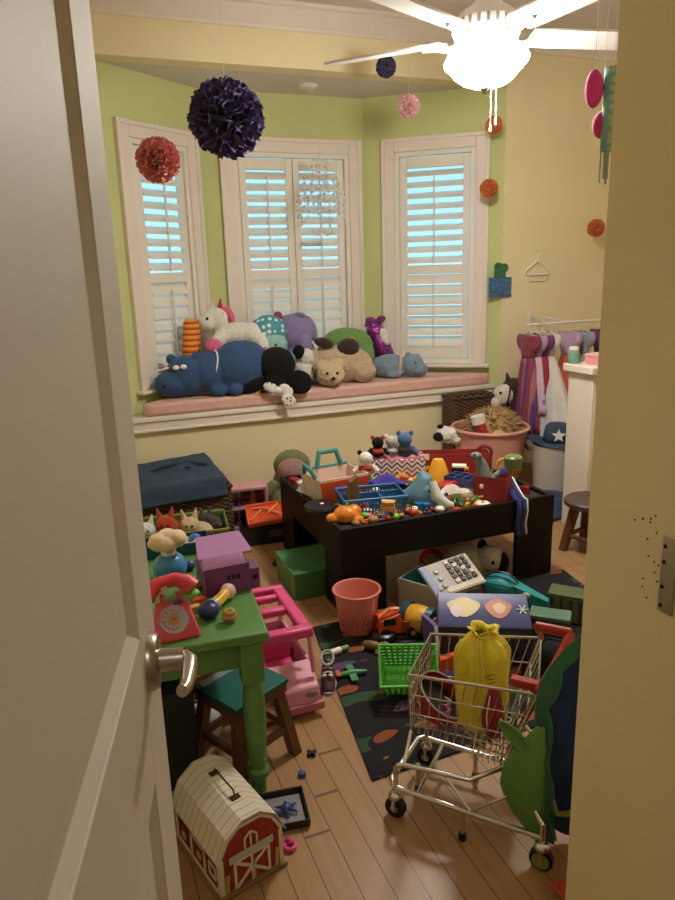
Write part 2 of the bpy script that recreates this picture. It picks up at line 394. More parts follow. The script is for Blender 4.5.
for k in range(5):
    a=math.radians(133+72*k); R3=Matrix.Rotation(a,3,'Z'); tl=Matrix.Rotation(math.radians(-11),3,'X')
    o=[(.17,-.055),(.24,-.062),(.60,-.068),(.655,-.05),(.665,0),(.655,.05),(.60,.068),(.24,.062),(.17,.055)]
    def f(m):
        n_=len(o); vs=[R3@(tl@V((x,y,z))) +V((FX,FY,FZ+.012)) for z in (-.004,.004) for x,y in o]
        m.add(vs,[list(range(n_))[::-1],list(range(n_,2*n_))]+[(i,(i+1)%n_,(i+1)%n_+n_,i+n_) for i in range(n_)])
    bl=fan.w('blade',FANW,f)
    fan.w('blade_arm',FANW,lambda m:m.tube([R3@V((x,0,z))+V((FX,FY,FZ)) for x,z in ((.09,.0),(.14,-.012),(.19,.004),(.25,.004))],[.014,.012,.016,.01],8),bl)
fan.w('light_collar',FANW,lambda m:m.lathe([(.0001,2.19),(.07,2.19),(.085,2.175),(.085,2.16),(.0001,2.16)],(FX,FY,0)))
m_,nt,b=nodes('glowing frosted glass'); b.inputs['Base Color'].default_value=lin('#F4E9DC'); b.inputs['Emission Color'].default_value=(1.,.965,.90,1); b.inputs['Emission Strength'].default_value=LAMP; BOWL=m_
def bowl(m):
    prof=[(.0001,2.035),(.03,2.037),(.07,2.052),(.10,2.075),(.118,2.10),(.135,2.115),(.14,2.13),(.132,2.15),(.10,2.163),(.0001,2.163)]
    n=48; vs=[];fs=[];k=len(prof)
    for r,z in prof:
        for j in range(n):
            a=2*PI*j/n; rr=r*1.1*(1+.05*math.cos(8*a)*min(1,r/.1)) ; vs.append((FX+rr*math.cos(a),FY+rr*math.sin(a),z))
    for i in range(k-1):
        for j in range(n): fs.append((i*n+j,i*n+(j+1)%n,(i+1)*n+(j+1)%n,(i+1)*n+j))
    m.add(vs,fs)
fan.w('glass_bowl',BOWL,bowl)
fan.w('finial',NICK,lambda m:m.lathe([(.0001,2.015),(.008,2.018),(.02,2.03),(.022,2.036),(.0001,2.037)],(FX,FY,0)))
for dx,z0 in ((.005,1.905),(.028,1.93)):
    fan.w('pull_chain',mt('pale chain','#E6DCC4'),lambda m:(m.cyl((FX+dx,FY-.03,z0),(FX+dx,FY-.03,2.06),.0018,n=6),m.lathe([(.0001,z0-.03),(.005,z0-.025),(.004,z0),(.0001,z0+.004)],(FX+dx,FY-.03,0),12)))
# hall ceiling lamp behind the doorway
hl=Thing('hall_ceiling_lamp','round frosted hall ceiling lamp behind the doorway','lamp',(.1,-.75,0))
m_,nt,b=nodes('dim lamp glass'); b.inputs['Emission Color'].default_value=(1.,.955,.89,1); b.inputs['Emission Strength'].default_value=HALLS
hl.w('lamp_glass',m_,lambda m:m.lathe([(.0001,ZC-.1),(.08,ZC-.09),(.13,ZC-.05),(.14,ZC-.01),(.0001,ZC-.01)],(.1,-.75,0)))
hl.w('lamp_base',FANW,lambda m:m.lathe([(.0001,ZC-.012),(.15,ZC-.012),(.15,ZC),(.0001,ZC)],(.1,-.75,0)))
# daylight
wd=bpy.data.worlds.new('sky'); SC.world=wd; wd.use_nodes=True; nt=wd.node_tree; bg=nt.nodes['Background']
co=nt.nodes.new('ShaderNodeTexCoord'); s=sep(nt,co.outputs['Generated'])
r=N(nt,'ShaderNodeMapRange'); nt.links.new(s[2],r.inputs['Value']); r.inputs['From Min'].default_value=-.05; r.inputs['From Max'].default_value=.6
nt.links.new(mixc(nt,r.outputs[0],lin('#A6D2E2'),lin('#62A6DC')),bg.inputs['Color']); bg.inputs['Strength'].default_value=SKY
vs=SC.view_settings; vs.view_transform='Standard'; vs.look='None'; vs.gamma=1; vs.exposure=EXPO; vs.use_curve_mapping=False
# ================================================================ window seat and plush animals
PINKC=fabric('dusty pink cushion cloth','#DDB2A4')
m=MB(); o=[(.40,4.085),(2.66,4.085),(2.70,4.12),(2.05,4.62),(.93,4.62),(.36,4.13)]
m.slab(o,.603,.678)
one('seat_cushion','long dusty pink cushion covering the white window seat','cushion',m,PINKC,(0,0,0),bev=.02)
DEN=fabric('navy plush','#34527E'); BLK=fuzzy('black plush','#08070A'); WPL=fuzzy('white plush','#EDE6DC'); EYE=plastic('shiny black eye','#0C0B0C',rough=.1); EYW=plastic('eye white','#F2F0EA')
HOT=fabric('hot pink felt','#E06A8E'); LAV=fuzzy('lavender plush','#8F82AE'); TEAL=fuzzy('mint plush','#9CCBC0'); CREAM=fuzzy('cream curly plush','#D9BE9A'); BEI=fuzzy('beige long plush','#C9AE92'); DBR=fuzzy('dark brown plush','#3C2A22'); GRP=fuzzy('green plush','#6F9A52'); GRB=fuzzy('blue grey plush','#8296A6')
def dots_mat(key,base,dot,scale,thr=.33):
    m,nt,b=nodes(key); v=N(nt,'ShaderNodeTexVoronoi',Scale=scale,Randomness=.35); nt.links.new(coord(nt),v.inputs['Vector'])
    nt.links.new(mixc(nt,math_(nt,'LESS_THAN',v.outputs['Distance'],thr),lin(base),lin(dot)),b.inputs['Base Color']); b.inputs['Roughness'].default_value=.9; return m
def band_mat(key,cols,axis=2,period=.02,rough=.8,zig=0.,zper=.04,zaxis=0,bump=0.):
    m,nt,b=nodes(key); x=sep(nt,coord(nt)); v=x[axis]
    if zig: v=math_(nt,'ADD',v,math_(nt,'MULTIPLY',math_(nt,'PINGPONG',x[zaxis],zper/2),zig))
    f=math_(nt,'FRACT',math_(nt,'DIVIDE',v,period)); r=nt.nodes.new('ShaderNodeValToRGB'); r.color_ramp.interpolation='CONSTANT'
    e=r.color_ramp.elements
    while len(e)<len(cols): e.new(.5)
    t=0.
    for q,(c,wd) in zip(e,cols): q.color=lin(c)
    for i,(c,wd) in enumerate(cols): e[i].position=t; t+=wd
    nt.links.new(f,r.inputs[0]); nt.links.new(r.outputs[0],b.inputs['Base Color']); b.inputs['Roughness'].default_value=rough
    if bump: bumpit(nt,b,f,bump,.004)
    return m
CZ=.678
# navy hippo
t=PX('plush_hippo','big navy blue plush hippo lying at the left end of the window seat','plush toy',205,399,CZ,loc=(.80,4.235,CZ))
t.b('body',DEN,lambda m:(m.ball((28,3,26),(33,25,26),(0,-6,0)),m.ball((-4,0,23),(22,22,21)),m.ball((-24,-4,21),(21,19,20)),m.ball((-38,-8,14),(18,16,13)),m.ball((22,-16,6),(8,8,6)),m.ball((50,-8,9),(8,9,9)),m.ball((6,-15,6),(9,8,6))),remesh=.008,smooth=6)
t.b('ear',DEN,lambda m:m.ball((-12,-8,38),(7,3,5),(0,30,0))); t.b('ear',DEN,lambda m:m.ball((-38,0,37),(5,3,5),(0,-30,0)))
t.b('eye',EYW,lambda m:m.ball((-33,-20,31),(3.2,2,2.4))); t.b('eye',EYW,lambda m:m.ball((-26,-21,31.5),(3.2,2,2.4)))
t.balls('nostril',EYE,[((-45,-22.5,14),(1.6,1.2,1.2)),((-34,-22,12),(1.6,1.2,1.2))])
t.b('collar',EYW,lambda m:m.tube([V((4,1,24))+V((-3*math.sin(a*2),20.*math.cos(a),20.5*math.sin(a))) for a in [PI*2*k/30 for k in range(30)]],.8,6,closed=True))
t.b('care_tag',EYW,lambda m:m.box((-47,-12,29),(14,.5,1.6),(0,-12,0)))
# striped tube
ORS=band_mat('orange yellow stripes',[('#D9541C',.30),('#E9A23C',.55),('#7A2A10',.15)],2,.034,.9)
t=PX('striped_tube_cushion','orange and yellow striped plush tube leaning on the left shutter','plush toy',193,345,Y=4.33,loc=(.715,4.33,.87))
t.b('tube',ORS,lambda m:m.tube([(-4,0,0),(-2,2,12),(0,4,26),(1,5,38),(1.5,5,42)],[8,8.6,8.6,8.2,6],16,caps=False),solid=.004)
t.b('end_cap',fabric('rust felt','#8E2B18'),lambda m:m.tube([(-4,0,3),(-3.8,.2,4)],[7.5,7.6],16))
# unicorn on the hippo
t=PX('plush_unicorn','white plush unicorn with pink hooves and mane lying on the navy hippo','plush toy',228,356,loc=(.965,4.36,.95))
t.b('body',WPL,lambda m:(m.ball((5,0,12),(20,13,12),(0,-4,0)),m.ball((20,-2,11),(12,12,12)),m.ball((-12,-2,22),(9,8,9)),m.ball((-14,-4,28),(12,10,11)),m.ball((-23,-9,25),(9,8,8)),m.tube([(-8,-6,12),(-14,-14,6),(-17,-19,3)],[8,7,6.5],12),m.tube([(22,-6,10),(30,-12,2),(30,-16,-4)],[9,7,6],12)),remesh=.007,smooth=5)
t.b('hoof',HOT,lambda m:m.ball((-18,-22,3),(9,6,7.5))); t.b('hoof',HOT,lambda m:m.ball((31,-17,-5),(5,5,6)))
t.b('mane',HOT,lambda m:m.tube([(-8,2,38),(-2,3,35),(1,4,28),(2,5,21)],[3,4,4,2],10)); t.b('tail',HOT,lambda m:m.tube([(26,4,18),(33,2,15),(36,-2,6),(37,-4,-2)],[2,3.5,4,2],10))
t.b('horn',fabric('crimson felt','#A83A4C'),lambda m:m.cyl((-10,-2,37),(-8,-2,47),3,.6)); t.b('ear',WPL,lambda m:m.cyl((-16,-2,37),(-18,-2,45),3,.6)); t.b('eye',EYE,lambda m:m.ball((-22,-16.5,29),1.5))
# mint plush with a spotted hood
t=PX('spotted_hood_plush','mint green plush under a teal hood with white spots, on window seat centre','plush toy',283,390,loc=(1.195,4.315,CZ))
t.b('body',TEAL,lambda m:(m.ball((0,-2,16),(18,13,16)),m.ball((1,-3,42),(17,13,14)),m.ball((-17,-6,25),(7,6,8)),m.ball((18,-6,27),(7,6,8))),remesh=.007)
t.b('hood',dots_mat('teal spotted cloth','#4E96A6','#DCEBE6',26),lambda m:m.ball((-1,3,54),(19,15,17),(0,-12,0)))
t.balls('eye',EYE,[((-5,-15.3,43),1.3),((6,-15.3,43),1.3)])
# lavender elephant
t=PX('lavender_plush_elephant','lavender plush elephant with a dark red nub sitting against the shutters','plush toy',308,385,loc=(1.40,4.46,CZ))
t.b('body',LAV,lambda m:(m.ball((0,0,22),(20,16,22)),m.ball((0,-2,48),(21,16,19)),m.ball((12,-12,30),(9,9,20),(0,-14,0)),m.ball((-10,-12,14),(9,10,9))),remesh=.007)
t.b('ear',LAV,lambda m:m.ball((17,2,52),(6,4,13),(0,-20,0))); t.b('ear_lining',fuzzy('slate plush','#66748E'),lambda m:m.ball((6,-4,64),(7,5,4))); t.b('nub',fabric('crimson felt','#A83A4C'),lambda m:m.ball((-14,-4,65),(4.5,4.5,4.5)))
# small white and black lamb
t=PX('plush_lamb','small white plush lamb with black face wedged between dark plush and beige plush','plush toy',310,392,loc=(1.40,4.27,CZ))
t.b('body',WPL,lambda m:(m.ball((0,0,14),(11,10,14)),m.ball((3,-2,28),(8,8,9))),remesh=.006,disp=.01); t.b('face',BLK,lambda m:m.ball((-4,-6,34),(6,5,7)))
# black plush
t=PX('black_floppy_plush','black plush ball with two floppy paddle feet and a spotted white bow','plush toy',284,399,loc=(1.16,4.12,CZ))
t.b('body',BLK,lambda m:(m.ball((3,0,27),(19,17,18)),m.ball((0,-4,14),(12,12,10))),remesh=.007)
t.b('foot',BLK,lambda m:m.ball((-22,-7,9),(14.5,6,8),(0,-18,0))); t.b('foot',BLK,lambda m:m.ball((24,-8,10),(13.5,6,12),(0,20,0)))
BOW=dots_mat('white cloth with black dots','#E8E4DC','#2E2E36',45,.28)
t.b('bow',BOW,lambda m:(m.ball((3,-17,4),(4,3,4)),m.ball((-4,-16.5,7),(8,2.5,5),(0,25,0)),m.ball((11,-17,4),(8,2.5,5.5),(0,40,0)),m.ball((13,-19,-6),(8,1.8,6),(0,35,0))),remesh=.004)
# cream curly lamb
t=PX('curly_cream_plush','cream curly plush puppy head resting at the cushion edge','plush toy',334,396,loc=(1.53,4.13,CZ))
t.b('body',CREAM,lambda m:(m.ball((0,0,12),(14,12,12)),m.ball((3,-6,9),(9,8,7)),m.ball((-8,4,20),(9,8,7)),m.ball((7,4,20),(9,8,7))),remesh=.006,disp=.018,dscale=.015)
t.balls('eye',EYE,[((-3,-12,15),1.4),((7,-12,15),1.4)]); t.b('nose',DBR,lambda m:m.ball((3,-14.5,10),(2.2,2,1.8)))
# beige fuzzy
t=PX('beige_fuzzy_plush','large beige fuzzy plush bear lying down, brown patches on its back','plush toy',352,386,loc=(1.66,4.28,CZ))
t.b('body',BEI,lambda m:(m.ball((-2,0,18),(34,20,19)),m.ball((-28,-4,20),(12,13,14)),m.ball((22,-6,11),(13,13,11))),remesh=.008,disp=.014,dscale=.02)
t.b('patch',DBR,lambda m:m.ball((8,-9,35),(11,9,9))); t.b('paw',DBR,lambda m:m.ball((-16,-8,40),(10,6,5),(0,15,0)))
# green turtle
t=PX('green_dome_plush','green plush turtle with a yellow spot behind the beige bear','plush toy',358,368,loc=(1.78,4.47,CZ))
t.b('shell',GRP,lambda m:(m.ball((0,0,30),(27,18,19)),m.ball((12,-4,22),(16,14,16)),m.ball((0,0,12),(20,14,12))),remesh=.008); t.b('spot',fuzzy('mustard plush','#C79A2E'),lambda m:m.ball((5,-16.5,36),(5,3,5)))
# sequin bunny
def sequin():
    m,nt,b=nodes('purple sequins'); v=N(nt,'ShaderNodeTexVoronoi',Scale=90.); nt.links.new(coord(nt),v.inputs['Vector'])
    nt.links.new(mixc(nt,v.outputs['Distance'],lin('#B24FA8'),lin('#4A1E5A')),b.inputs['Base Color']); b.inputs['Metallic'].default_value=.7; b.inputs['Roughness'].default_value=.3; bumpit(nt,b,v.outputs['Distance'],.8,.004); return m
SEQ=sequin()
t=PX('sequin_cat_plush','purple sequined plush cat with a bow leaning by the right window','plush toy',393,366,loc=(2.00,4.43,CZ+.0))
t.b('body',SEQ,lambda m:(m.tube([(10,0,4),(8,0,16),(2,0,32),(-4,0,46),(-6,0,52)],[7,9,9.5,8.5,5],16),m.ball((10,-2,6),(8,8,6))),remesh=.006)
t.b('ear',SEQ,lambda m:m.cyl((-10,0,48),(-11,0,57),3.5,.5)); t.b('ear',SEQ,lambda m:m.cyl((0,0,48),(4,0,58),3.5,.5)); t.b('muzzle',WPL,lambda m:m.ball((6,-5,38),(5,5,9),(0,-20,0))); t.b('bow',fabric('plum ribbon','#7A2F72'),lambda m:(m.ball((-6,-4,54),(5,2,3.4),(0,20,0)),m.ball((3,-4,55),(5,2,3.4),(0,-20,0))))
# blue grey
t=PX('blue_grey_plush','blue grey plush hippo lying at the right end of the pile','plush toy',404,382,loc=(2.07,4.27,CZ))
t.b('body',GRB,lambda m:(m.ball((-8,0,11),(20,13,12)),m.ball((14,-2,12),(12,11,11)),m.ball((21,-4,8),(9,9,7)),m.ball((-4,-9,4),(8,6,4))),remesh=.006)
t.balls('ear',GRB,[((10,-2,22),(3,2.5,3)),((19,0,20),(3,2.5,3))]); t.b('scarf',CREAM,lambda m:m.tube([V((2,-1,12))+V((1.5*math.sin(a),12.2*math.cos(a),12.4*math.sin(a))) for a in [2*PI*k/24 for k in range(24)]],1.6,6,closed=True)); t.b('eye',EYE,lambda m:m.ball((17,-11.6,15),1.2))
# little yellow book
t=PX('small_picture_book','small yellow picture book on the pink cushion under the navy hippo','book',243,394,loc=(1.02,4.115,CZ))
t.b('cover',band_mat('yellow book print',[('#D9B63A',.4),('#B5482E',.25),('#E8D26A',.35)],0,.03),lambda m:m.box((0,0,5),(16,1.2,10),(-12,0,0))); t.b('pages',EYW,lambda m:m.box((0,1.2,5),(15,1.6,9.4),(-12,0,0)))
# ================================================================ things hung in the air
def tissue(key,col): return mt(key,col,rough=.9,var=.3,vs=22,sheen=.2)
def pompom(name,label,px,py,Y,r,mat,group=None,npet=70,frill=.10,top=ZC,grow=1.):
    p=GY(px,py,Y); t=Thing(name,label,'paper pompom',p,0,1.,group)
    r*=scale_at(p)
    def f(m):
        ga=PI*(3-5**.5)
        for i in range(npet):
            z=1-2*(i+.5)/npet; q=math.sqrt(1-z*z); d=V((q*math.cos(ga*i),q*math.sin(ga*i),z)); a=d.orthogonal().normalized(); b_=d.cross(a)
            R=r*random.uniform(.36,.46)*grow; n=36 if r>.05 else 18; vs=[d*(r*.3)];tw=random.uniform(0,6)
            for k in range(n):
                an=2*PI*k/n; vs.append(d*(r*(.66+random.uniform(-.04,.04)))+(a*math.cos(an)+b_*math.sin(an))*R*.6)
            for k in range(n):
                an=2*PI*k/n; fr=1+frill*math.cos(9*an+tw); vs.append(d*(r*(.88+random.uniform(-.06,.10)))+(a*math.cos(an)+b_*math.sin(an))*R*fr)
            fs=[(0,1+k,1+(k+1)%n) for k in range(n)]+[(1+k,1+n+k,1+n+(k+1)%n,1+(k+1)%n) for k in range(n)]
            m.add(vs,fs)
    t.b('petals',mat,f,angle=180)
    t.b('string',THREAD,lambda m:m.cyl((0,0,r*.3),(0,0,top-p.z),.0007,n=5))
    return t
THREAD=mt('thread','#D8D2C4')
pompom('tissue_pompom','big dark purple tissue pompom hanging in front of the bay',227,119,3.05,34,tissue('purple tissue','#4A3A6E'),npet=52,frill=.13,grow=1.35)
pompom('tissue_pompom','coral pink tissue pompom hanging before the left window',158,160,3.05,20,tissue('coral tissue','#F28C88'),npet=46,frill=.14,grow=1.3)
pompom('tissue_pompom','small navy tissue pompom hanging left of the fan light',386,67,3.6,10,tissue('navy tissue','#2C2A52'),npet=50)
pompom('tissue_pompom','pale pink tissue pompom hanging below the fan blade',409,106,3.7,11,tissue('pale pink tissue','#F0B0AE'),npet=50)
OT=tissue('orange tissue','#F58238')
pompom('tissue_pompom','small orange tissue pompom hanging above the right window corner',494,125,3.9,8.6,OT,npet=40)
pompom('tissue_pompom','small orange tissue pompom hanging beside the right window casing',489,188,3.98,9,OT,npet=40)
pompom('tissue_pompom','small orange tissue pompom near the plain yellow wall at right',596,228,3.9,8.6,OT,npet=40)
# crystal mobile
CRY=mt('clear acrylic','#EDEBE6',rough=.1,var=0,trans=.6,alpha=.75); WIRE=mt('white wire','#E6E1DA',rough=.4)
p=GY(308,85,4.42); t=Thing('crystal_mobile','white bead mobile hanging from the bay ceiling before the middle window','mobile',(p.x,p.y,ZH))
t.b('ceiling_mount',WIRE,lambda m:m.lathe([(.0001,-.022),(.05,-.02),(.062,-.008),(.062,0),(.0001,0)]))
t.b('cord',THREAD,lambda m:(m.cyl((0,0,-.02),(.06,0,-.42),.0012,n=5),m.cyl((.05,0,-.02),(.06,0,-.42),.0012,n=5)))
def rings(m):
    for r,z in ((.05,-.42),(.11,-.52),(.15,-.62)): m.tube(circ((.06,0,z),r,30),.0022,6,closed=True)
    for k in range(6):
        a=2*PI*k/6; m.tube([(.06+.05*math.cos(a),.05*math.sin(a),-.42),(.06+.11*math.cos(a),.11*math.sin(a),-.52),(.06+.15*math.cos(a),.15*math.sin(a),-.62)],.0012,5)
t.b('ring_frame',WIRE,rings)
def beads(m):
    for r,z,k in ((.05,-.42,5),(.11,-.52,9),(.15,-.62,13)):
        for j in range(k):
            a=2*PI*j/k+r*9; x,y=.06+r*math.cos(a),r*math.sin(a); L=random.uniform(.10,.2)
            m.cyl((x,y,z),(x,y,z-L),.0007,n=4)
            for q in range(4): m.ball((x,y,z-L*(q+1)/4),(.009,.006,.011),n=8)
t.b('bead_strands',CRY,beads)
def flutter(m):
    for q in (-1,1):
        m.add([(.06,0,-.86),(.06+q*.07,-.01,-.83),(.06+q*.075,-.012,-.865),(.06+q*.03,-.004,-.885)],[(0,1,2,3)])
t.b('paper_butterfly',WIRE,flutter,solid=.002); t.b('hanging_thread',THREAD,lambda m:m.cyl((.06,0,-.42),(.06,0,-.86),.0008,n=4))
# paper decorations beyond the near wall
def honeycomb(m,r,h):
    k=26; vs=[];
    for i in range(k):
        a=2*PI*i/k; s=1 if i%2 else .93
        for j in range(9):
            q=-PI/2+PI*j/8; vs.append((r*s*math.cos(q)*math.cos(a),r*s*math.cos(q)*math.sin(a),h*math.sin(q)))
    m.add(vs,[(i*9+j,((i+1)%k)*9+j,((i+1)%k)*9+j+1,i*9+j+1) for i in range(k) for j in range(8)])
MAG=tissue('magenta tissue','#D2348A')
for (px,py,rx,rz_,lab) in ((594,89,9,18,'magenta honeycomb paper ball hanging at the near wall edge, upper one'),(602,125,10,13,'darker pink honeycomb paper ball hanging just below the magenta one')):
    p=GY(px,py,1.9); s=scale_at(p); t=Thing('paper_honeycomb_ball',lab,'paper decoration',p)
    t.b('tissue_body',MAG if rz_==18 else tissue('dark pink tissue','#B5305E'),lambda m:honeycomb(m,rx*s,rz_*s),angle=180); t.b('string',THREAD,lambda m:m.cyl((0,0,0),(0,0,ZC-p.z),.0007,n=5))
p=GY(612,110,1.87); s=scale_at(p); t=Thing('paper_windsock','teal floral paper windsock hanging half behind the near wall edge','paper decoration',p)
t.b('tube',dots_mat('teal floral paper','#6E9C9A','#A9AE74',40,.36),lambda m:m.lathe([(9*s,-38*s),(9*s,38*s)],n=20),solid=.002,angle=180)
t.b('string',THREAD,lambda m:m.cyl((0,0,38*s),(0,0,ZC-p.z),.0007,n=5))
t.b('tassel',mt('dark paper tails','#7C8A78'),lambda m:[m.box((random.uniform(-7,7)*s,random.uniform(-6,6)*s,(-38-random.uniform(8,18))*s),(2.5*s,.4*s,30*s),(0,0,random.uniform(0,90))) for _ in range(8)])
# ---------------------------------------------------------------- on the back wall
p=GY(500,280,4.085); t=Thing('foil_wall_art','shiny blue and green foil cutout hanging on the wall corner','wall art',p,0,scale_at(p))
def foil(key,a,b_):
    m,nt,bs=nodes(key); f=math_(nt,'MULTIPLY_ADD',noise(nt,110,4),3.2,-1.1); f=math_(nt,'MINIMUM',math_(nt,'MAXIMUM',f,0.),1.); nt.links.new(mixc(nt,f,lin(a),lin(b_)),bs.inputs['Base Color']); bs.inputs['Metallic'].default_value=.5; bs.inputs['Roughness'].default_value=.35; bumpit(nt,bs,f,.8,.004); return m
t.b('blue_base',foil('blue foil','#143468','#6EA8DC'),lambda m:m.box((0,-.5,-7),(26,1.2,19)))
t.b('green_top',foil('green foil','#12402A','#5EA478'),lambda m:(m.box((-1,-1,8),(13,1.2,12)),m.ball((-3,-1,13),(5,.8,4)),m.ball((4,-1,12),(5,.8,4))))
p=GY(537,256,4.1); t=Thing('clothes_hanger','empty white clothes hanger on the yellow wall','clothes hanger',p-V((0,.012,0)),0,scale_at(p))
t.b('frame',plastic('white plastic','#EFE8DC'),lambda m:(m.tube([(0,0,-4),(-14,0,-14),(-15,0,-17),(-13,0,-18),(13,0,-18),(15,0,-17),(14,0,-14),(0,0,-4)],1.1,8),m.tube([(-9,0,-24),(9,0,-24)],.8,6),m.tube([(-12,0,-18),(-9,0,-24)],.7,6),m.tube([(12,0,-18),(9,0,-24)],.7,6)))
t.b('hook',plastic('white plastic','#EFE8DC'),lambda m:m.tube([(0,0,-4),(0,0,1)]+[tuple(q) for q in arc((0,0,3.4),2.6,-90,150,10)],.7,8))
# ================================================================ back right corner
WICK=band_mat('dark wicker',[('#4A3220',.55),('#1E130C',.45)],2,.022,.7,zig=.4,zper=.03,bump=1.)
def wicker_mat(key,a,b_):
    m,nt,b=nodes(key); x=sep(nt,coord(nt))
    u=math_(nt,'ADD',x[0],x[1]); w1=math_(nt,'SINE',math_(nt,'MULTIPLY',u,110)); w2=math_(nt,'SINE',math_(nt,'MULTIPLY',x[2],260))
    f=math_(nt,'MULTIPLY_ADD',math_(nt,'MULTIPLY',w1,w2),.5,.5); nt.links.new(mixc(nt,f,lin(a),lin(b_)),b.inputs['Base Color']); b.inputs['Roughness'].default_value=.65; bumpit(nt,b,f,1.,.006); return m
WK=wicker_mat('dark brown wicker','#24160E','#6B4A30')
def wicker_box(name,label,x0,x1,y0,y1,h,group=None):
    t=Thing(name,label,'basket',((x0+x1)/2,(y0+y1)/2,0),0,1.,group)
    t.b('woven_body',WK,lambda m:m.tray((0,0,0),(x1-x0,y1-y0,h),.014),bev=.004)
    t.b('rim',WK,lambda m:m.tube([(-(x1-x0)/2,-(y1-y0)/2,h),((x1-x0)/2,-(y1-y0)/2,h),((x1-x0)/2,(y1-y0)/2,h),(-(x1-x0)/2,(y1-y0)/2,h)],.011,8,closed=True))
    return t
wicker_box('wicker_hamper','tall dark brown wicker hamper under the right end of window seat',2.28,2.60,3.88,4.03,.565)
# pink tub
PTUB=plastic('dusty pink plastic','#D79A8C',rough=.45)
TB=V((2.39,3.63,0)); t=Thing('pink_tub','large dusty pink plastic tub full of plush by the yellow wall','tub',TB)
t.b('body',PTUB,lambda m:m.cup([(.17,.0),(.195,.2),(.225,.39),(.227,.42)],.006,n=40),angle=60)
t.b('rim',PTUB,lambda m:m.tube([tuple(q) for q in circ((0,0,.42),.232,40)],.012,10,closed=True))
TAN=fuzzy('tan shaggy plush','#B08F5E')
t=Thing('shaggy_tan_plush','shaggy tan plush lion heaped in the pink tub','plush toy',TB+V((.03,.02,.27)),0,1.)
def shag(m):
    m.ball((0,0,.10),(.185,.15,.16),n=24)
    for k in range(1100):
        d=V((random.gauss(0,1),random.gauss(0,1),random.gauss(.25,.8))).normalized(); p=V((d.x*.18,d.y*.145,.10+d.z*.155)); q=p+d*random.uniform(.02,.045)+V((random.uniform(-.02,.02),random.uniform(-.02,.02),-.012))
        m.cyl(p,q,.007,.0015,5)
t.b('mane',TAN,shag); t.b('muzzle',fuzzy('pale tan plush','#CDB384'),lambda m:m.ball((-.05,-.15,.12),(.045,.04,.04)))
RBOOT=fabric('red felt','#B3342C')
t=PX('red_felt_boot','red felt boot with white trim standing in the pink tub','toy boot',487,428,Y=3.55,loc=(2.31,3.55,.30))
t.b('shaft',RBOOT,lambda m:m.tube([(2,0,2),(-2,0,14),(-7,0,28)],[6,5.5,6],14)); t.b('foot',RBOOT,lambda m:m.ball((7,-3,2),(10,5,5),(0,15,0))); t.b('trim',WPL,lambda m:m.tube([(-7,0,27),(-9,0,35)],[7,7],14))
# plush horse
HW=fuzzy('ivory plush','#DDD2C4')
t=PX('plush_horse','brown and white plush horse with black bridle sitting behind the tub','plush toy',505,412,Y=3.93,loc=(2.715,3.90,.27))
t.S*=.86
t.b('body',DBR,lambda m:(m.ball((2,0,14),(20,15,18)),m.tube([(4,0,20),(0,-4,38),(4,-4,52)],[14,12,12],14),m.ball((4,-4,56),(14,12,13)),m.ball((0,0,-18),(18,15,22))),remesh=.007)
t.b('head',HW,lambda m:(m.ball((-7,-11,50),(12,11,13),(0,30,0)),m.ball((-15,-13,42),(8,8,8))),remesh=.006)
t.b('ear',DBR,lambda m:m.cyl((-2,-6,66),(-4,-6,75),3.5,.6)); t.b('ear',DBR,lambda m:m.cyl((10,-6,66),(12,-6,74),3.5,.6)); t.b('eye',EYE,lambda m:m.ball((-10,-20.6,54),1.8))
t.b('bridle',fabric('black strap','#14100E'),lambda m:m.tube([V((-1,-7,49))+V((2.4*math.cos(a)-.0,12.5*math.sin(a)*1.02,14*math.cos(a))) for a in [2*PI*k/28 for k in range(28)]],1.3,6,closed=True))
# black white plush left of tub on a pink pillow
t=Thing('pink_floor_pillow','faded pink pillow leaning between hamper and play table','pillow',(2.14,3.66,0),.2)
t.b('pillow_body',fabric('faded pink cloth','#D8A798'),lambda m:(m.ball((0,0,.15),(.17,.12,.15)),m.ball((0,0,.08),(.2,.14,.09))),remesh=.012)
t=PX('black_white_plush','black and white plush panda lying on the faded pink pillow','plush toy',442,437,Y=3.66,loc=(2.10,3.68,.345)); t.S*=.78
t.b('body',WPL,lambda m:(m.ball((2,0,10),(15,12,11)),m.ball((14,0,4),(9,9,6))),remesh=.006,disp=.02,dscale=.012); t.b('patch',BLK,lambda m:m.ball((-8,-8,9),(7,6,6))); t.b('ear',BLK,lambda m:m.ball((-6,-2,21),(4,3,3))); 
# white bin and cowboy hat
p=V((2.69,3.36,0)); t=Thing('white_plastic_bin','white plastic bin holding blue cloth, beside the dresser','bin',p,0)
t.b('body',plastic('translucent white plastic','#DAD2C8',rough=.5),lambda m:m.cup([(.13,0),(.135,.02),(.155,.33),(.16,.34)],.006,n=36,sx=1.0,sy=.85),angle=60)
t=Thing('blue_denim_blanket','crumpled blue denim cloth spilling at the foot of the white bin','cloth',(2.50,3.18,0),.2)
def crumple(m,sx,sy,h,seed,n=26):
    rnd=random.Random(seed); ph=[(rnd.uniform(6,16),rnd.uniform(6,16),rnd.uniform(0,6)) for _ in range(5)]
    def f(u,v):
        x,y=(u-.5),(v-.5); e=max(0,1-(abs(x)*2)**4)*max(0,1-(abs(y)*2)**4)
        w=sum(math.sin(a*u+b*v+c) for a,b,c in ph)/5
        return (x*sx+.03*sx*w,y*sy+.03*sy*w,.006+h*e*(.55+.45*w))
    m.sheet(f,n,n)
DENIM=mt('washed denim','#374A60',rough=.9,var=.25,vs=14,bump=.4,bs=200)
t.b('cloth',DENIM,lambda m:crumple(m,.36,.30,.13,3),solid=.008,angle=180)
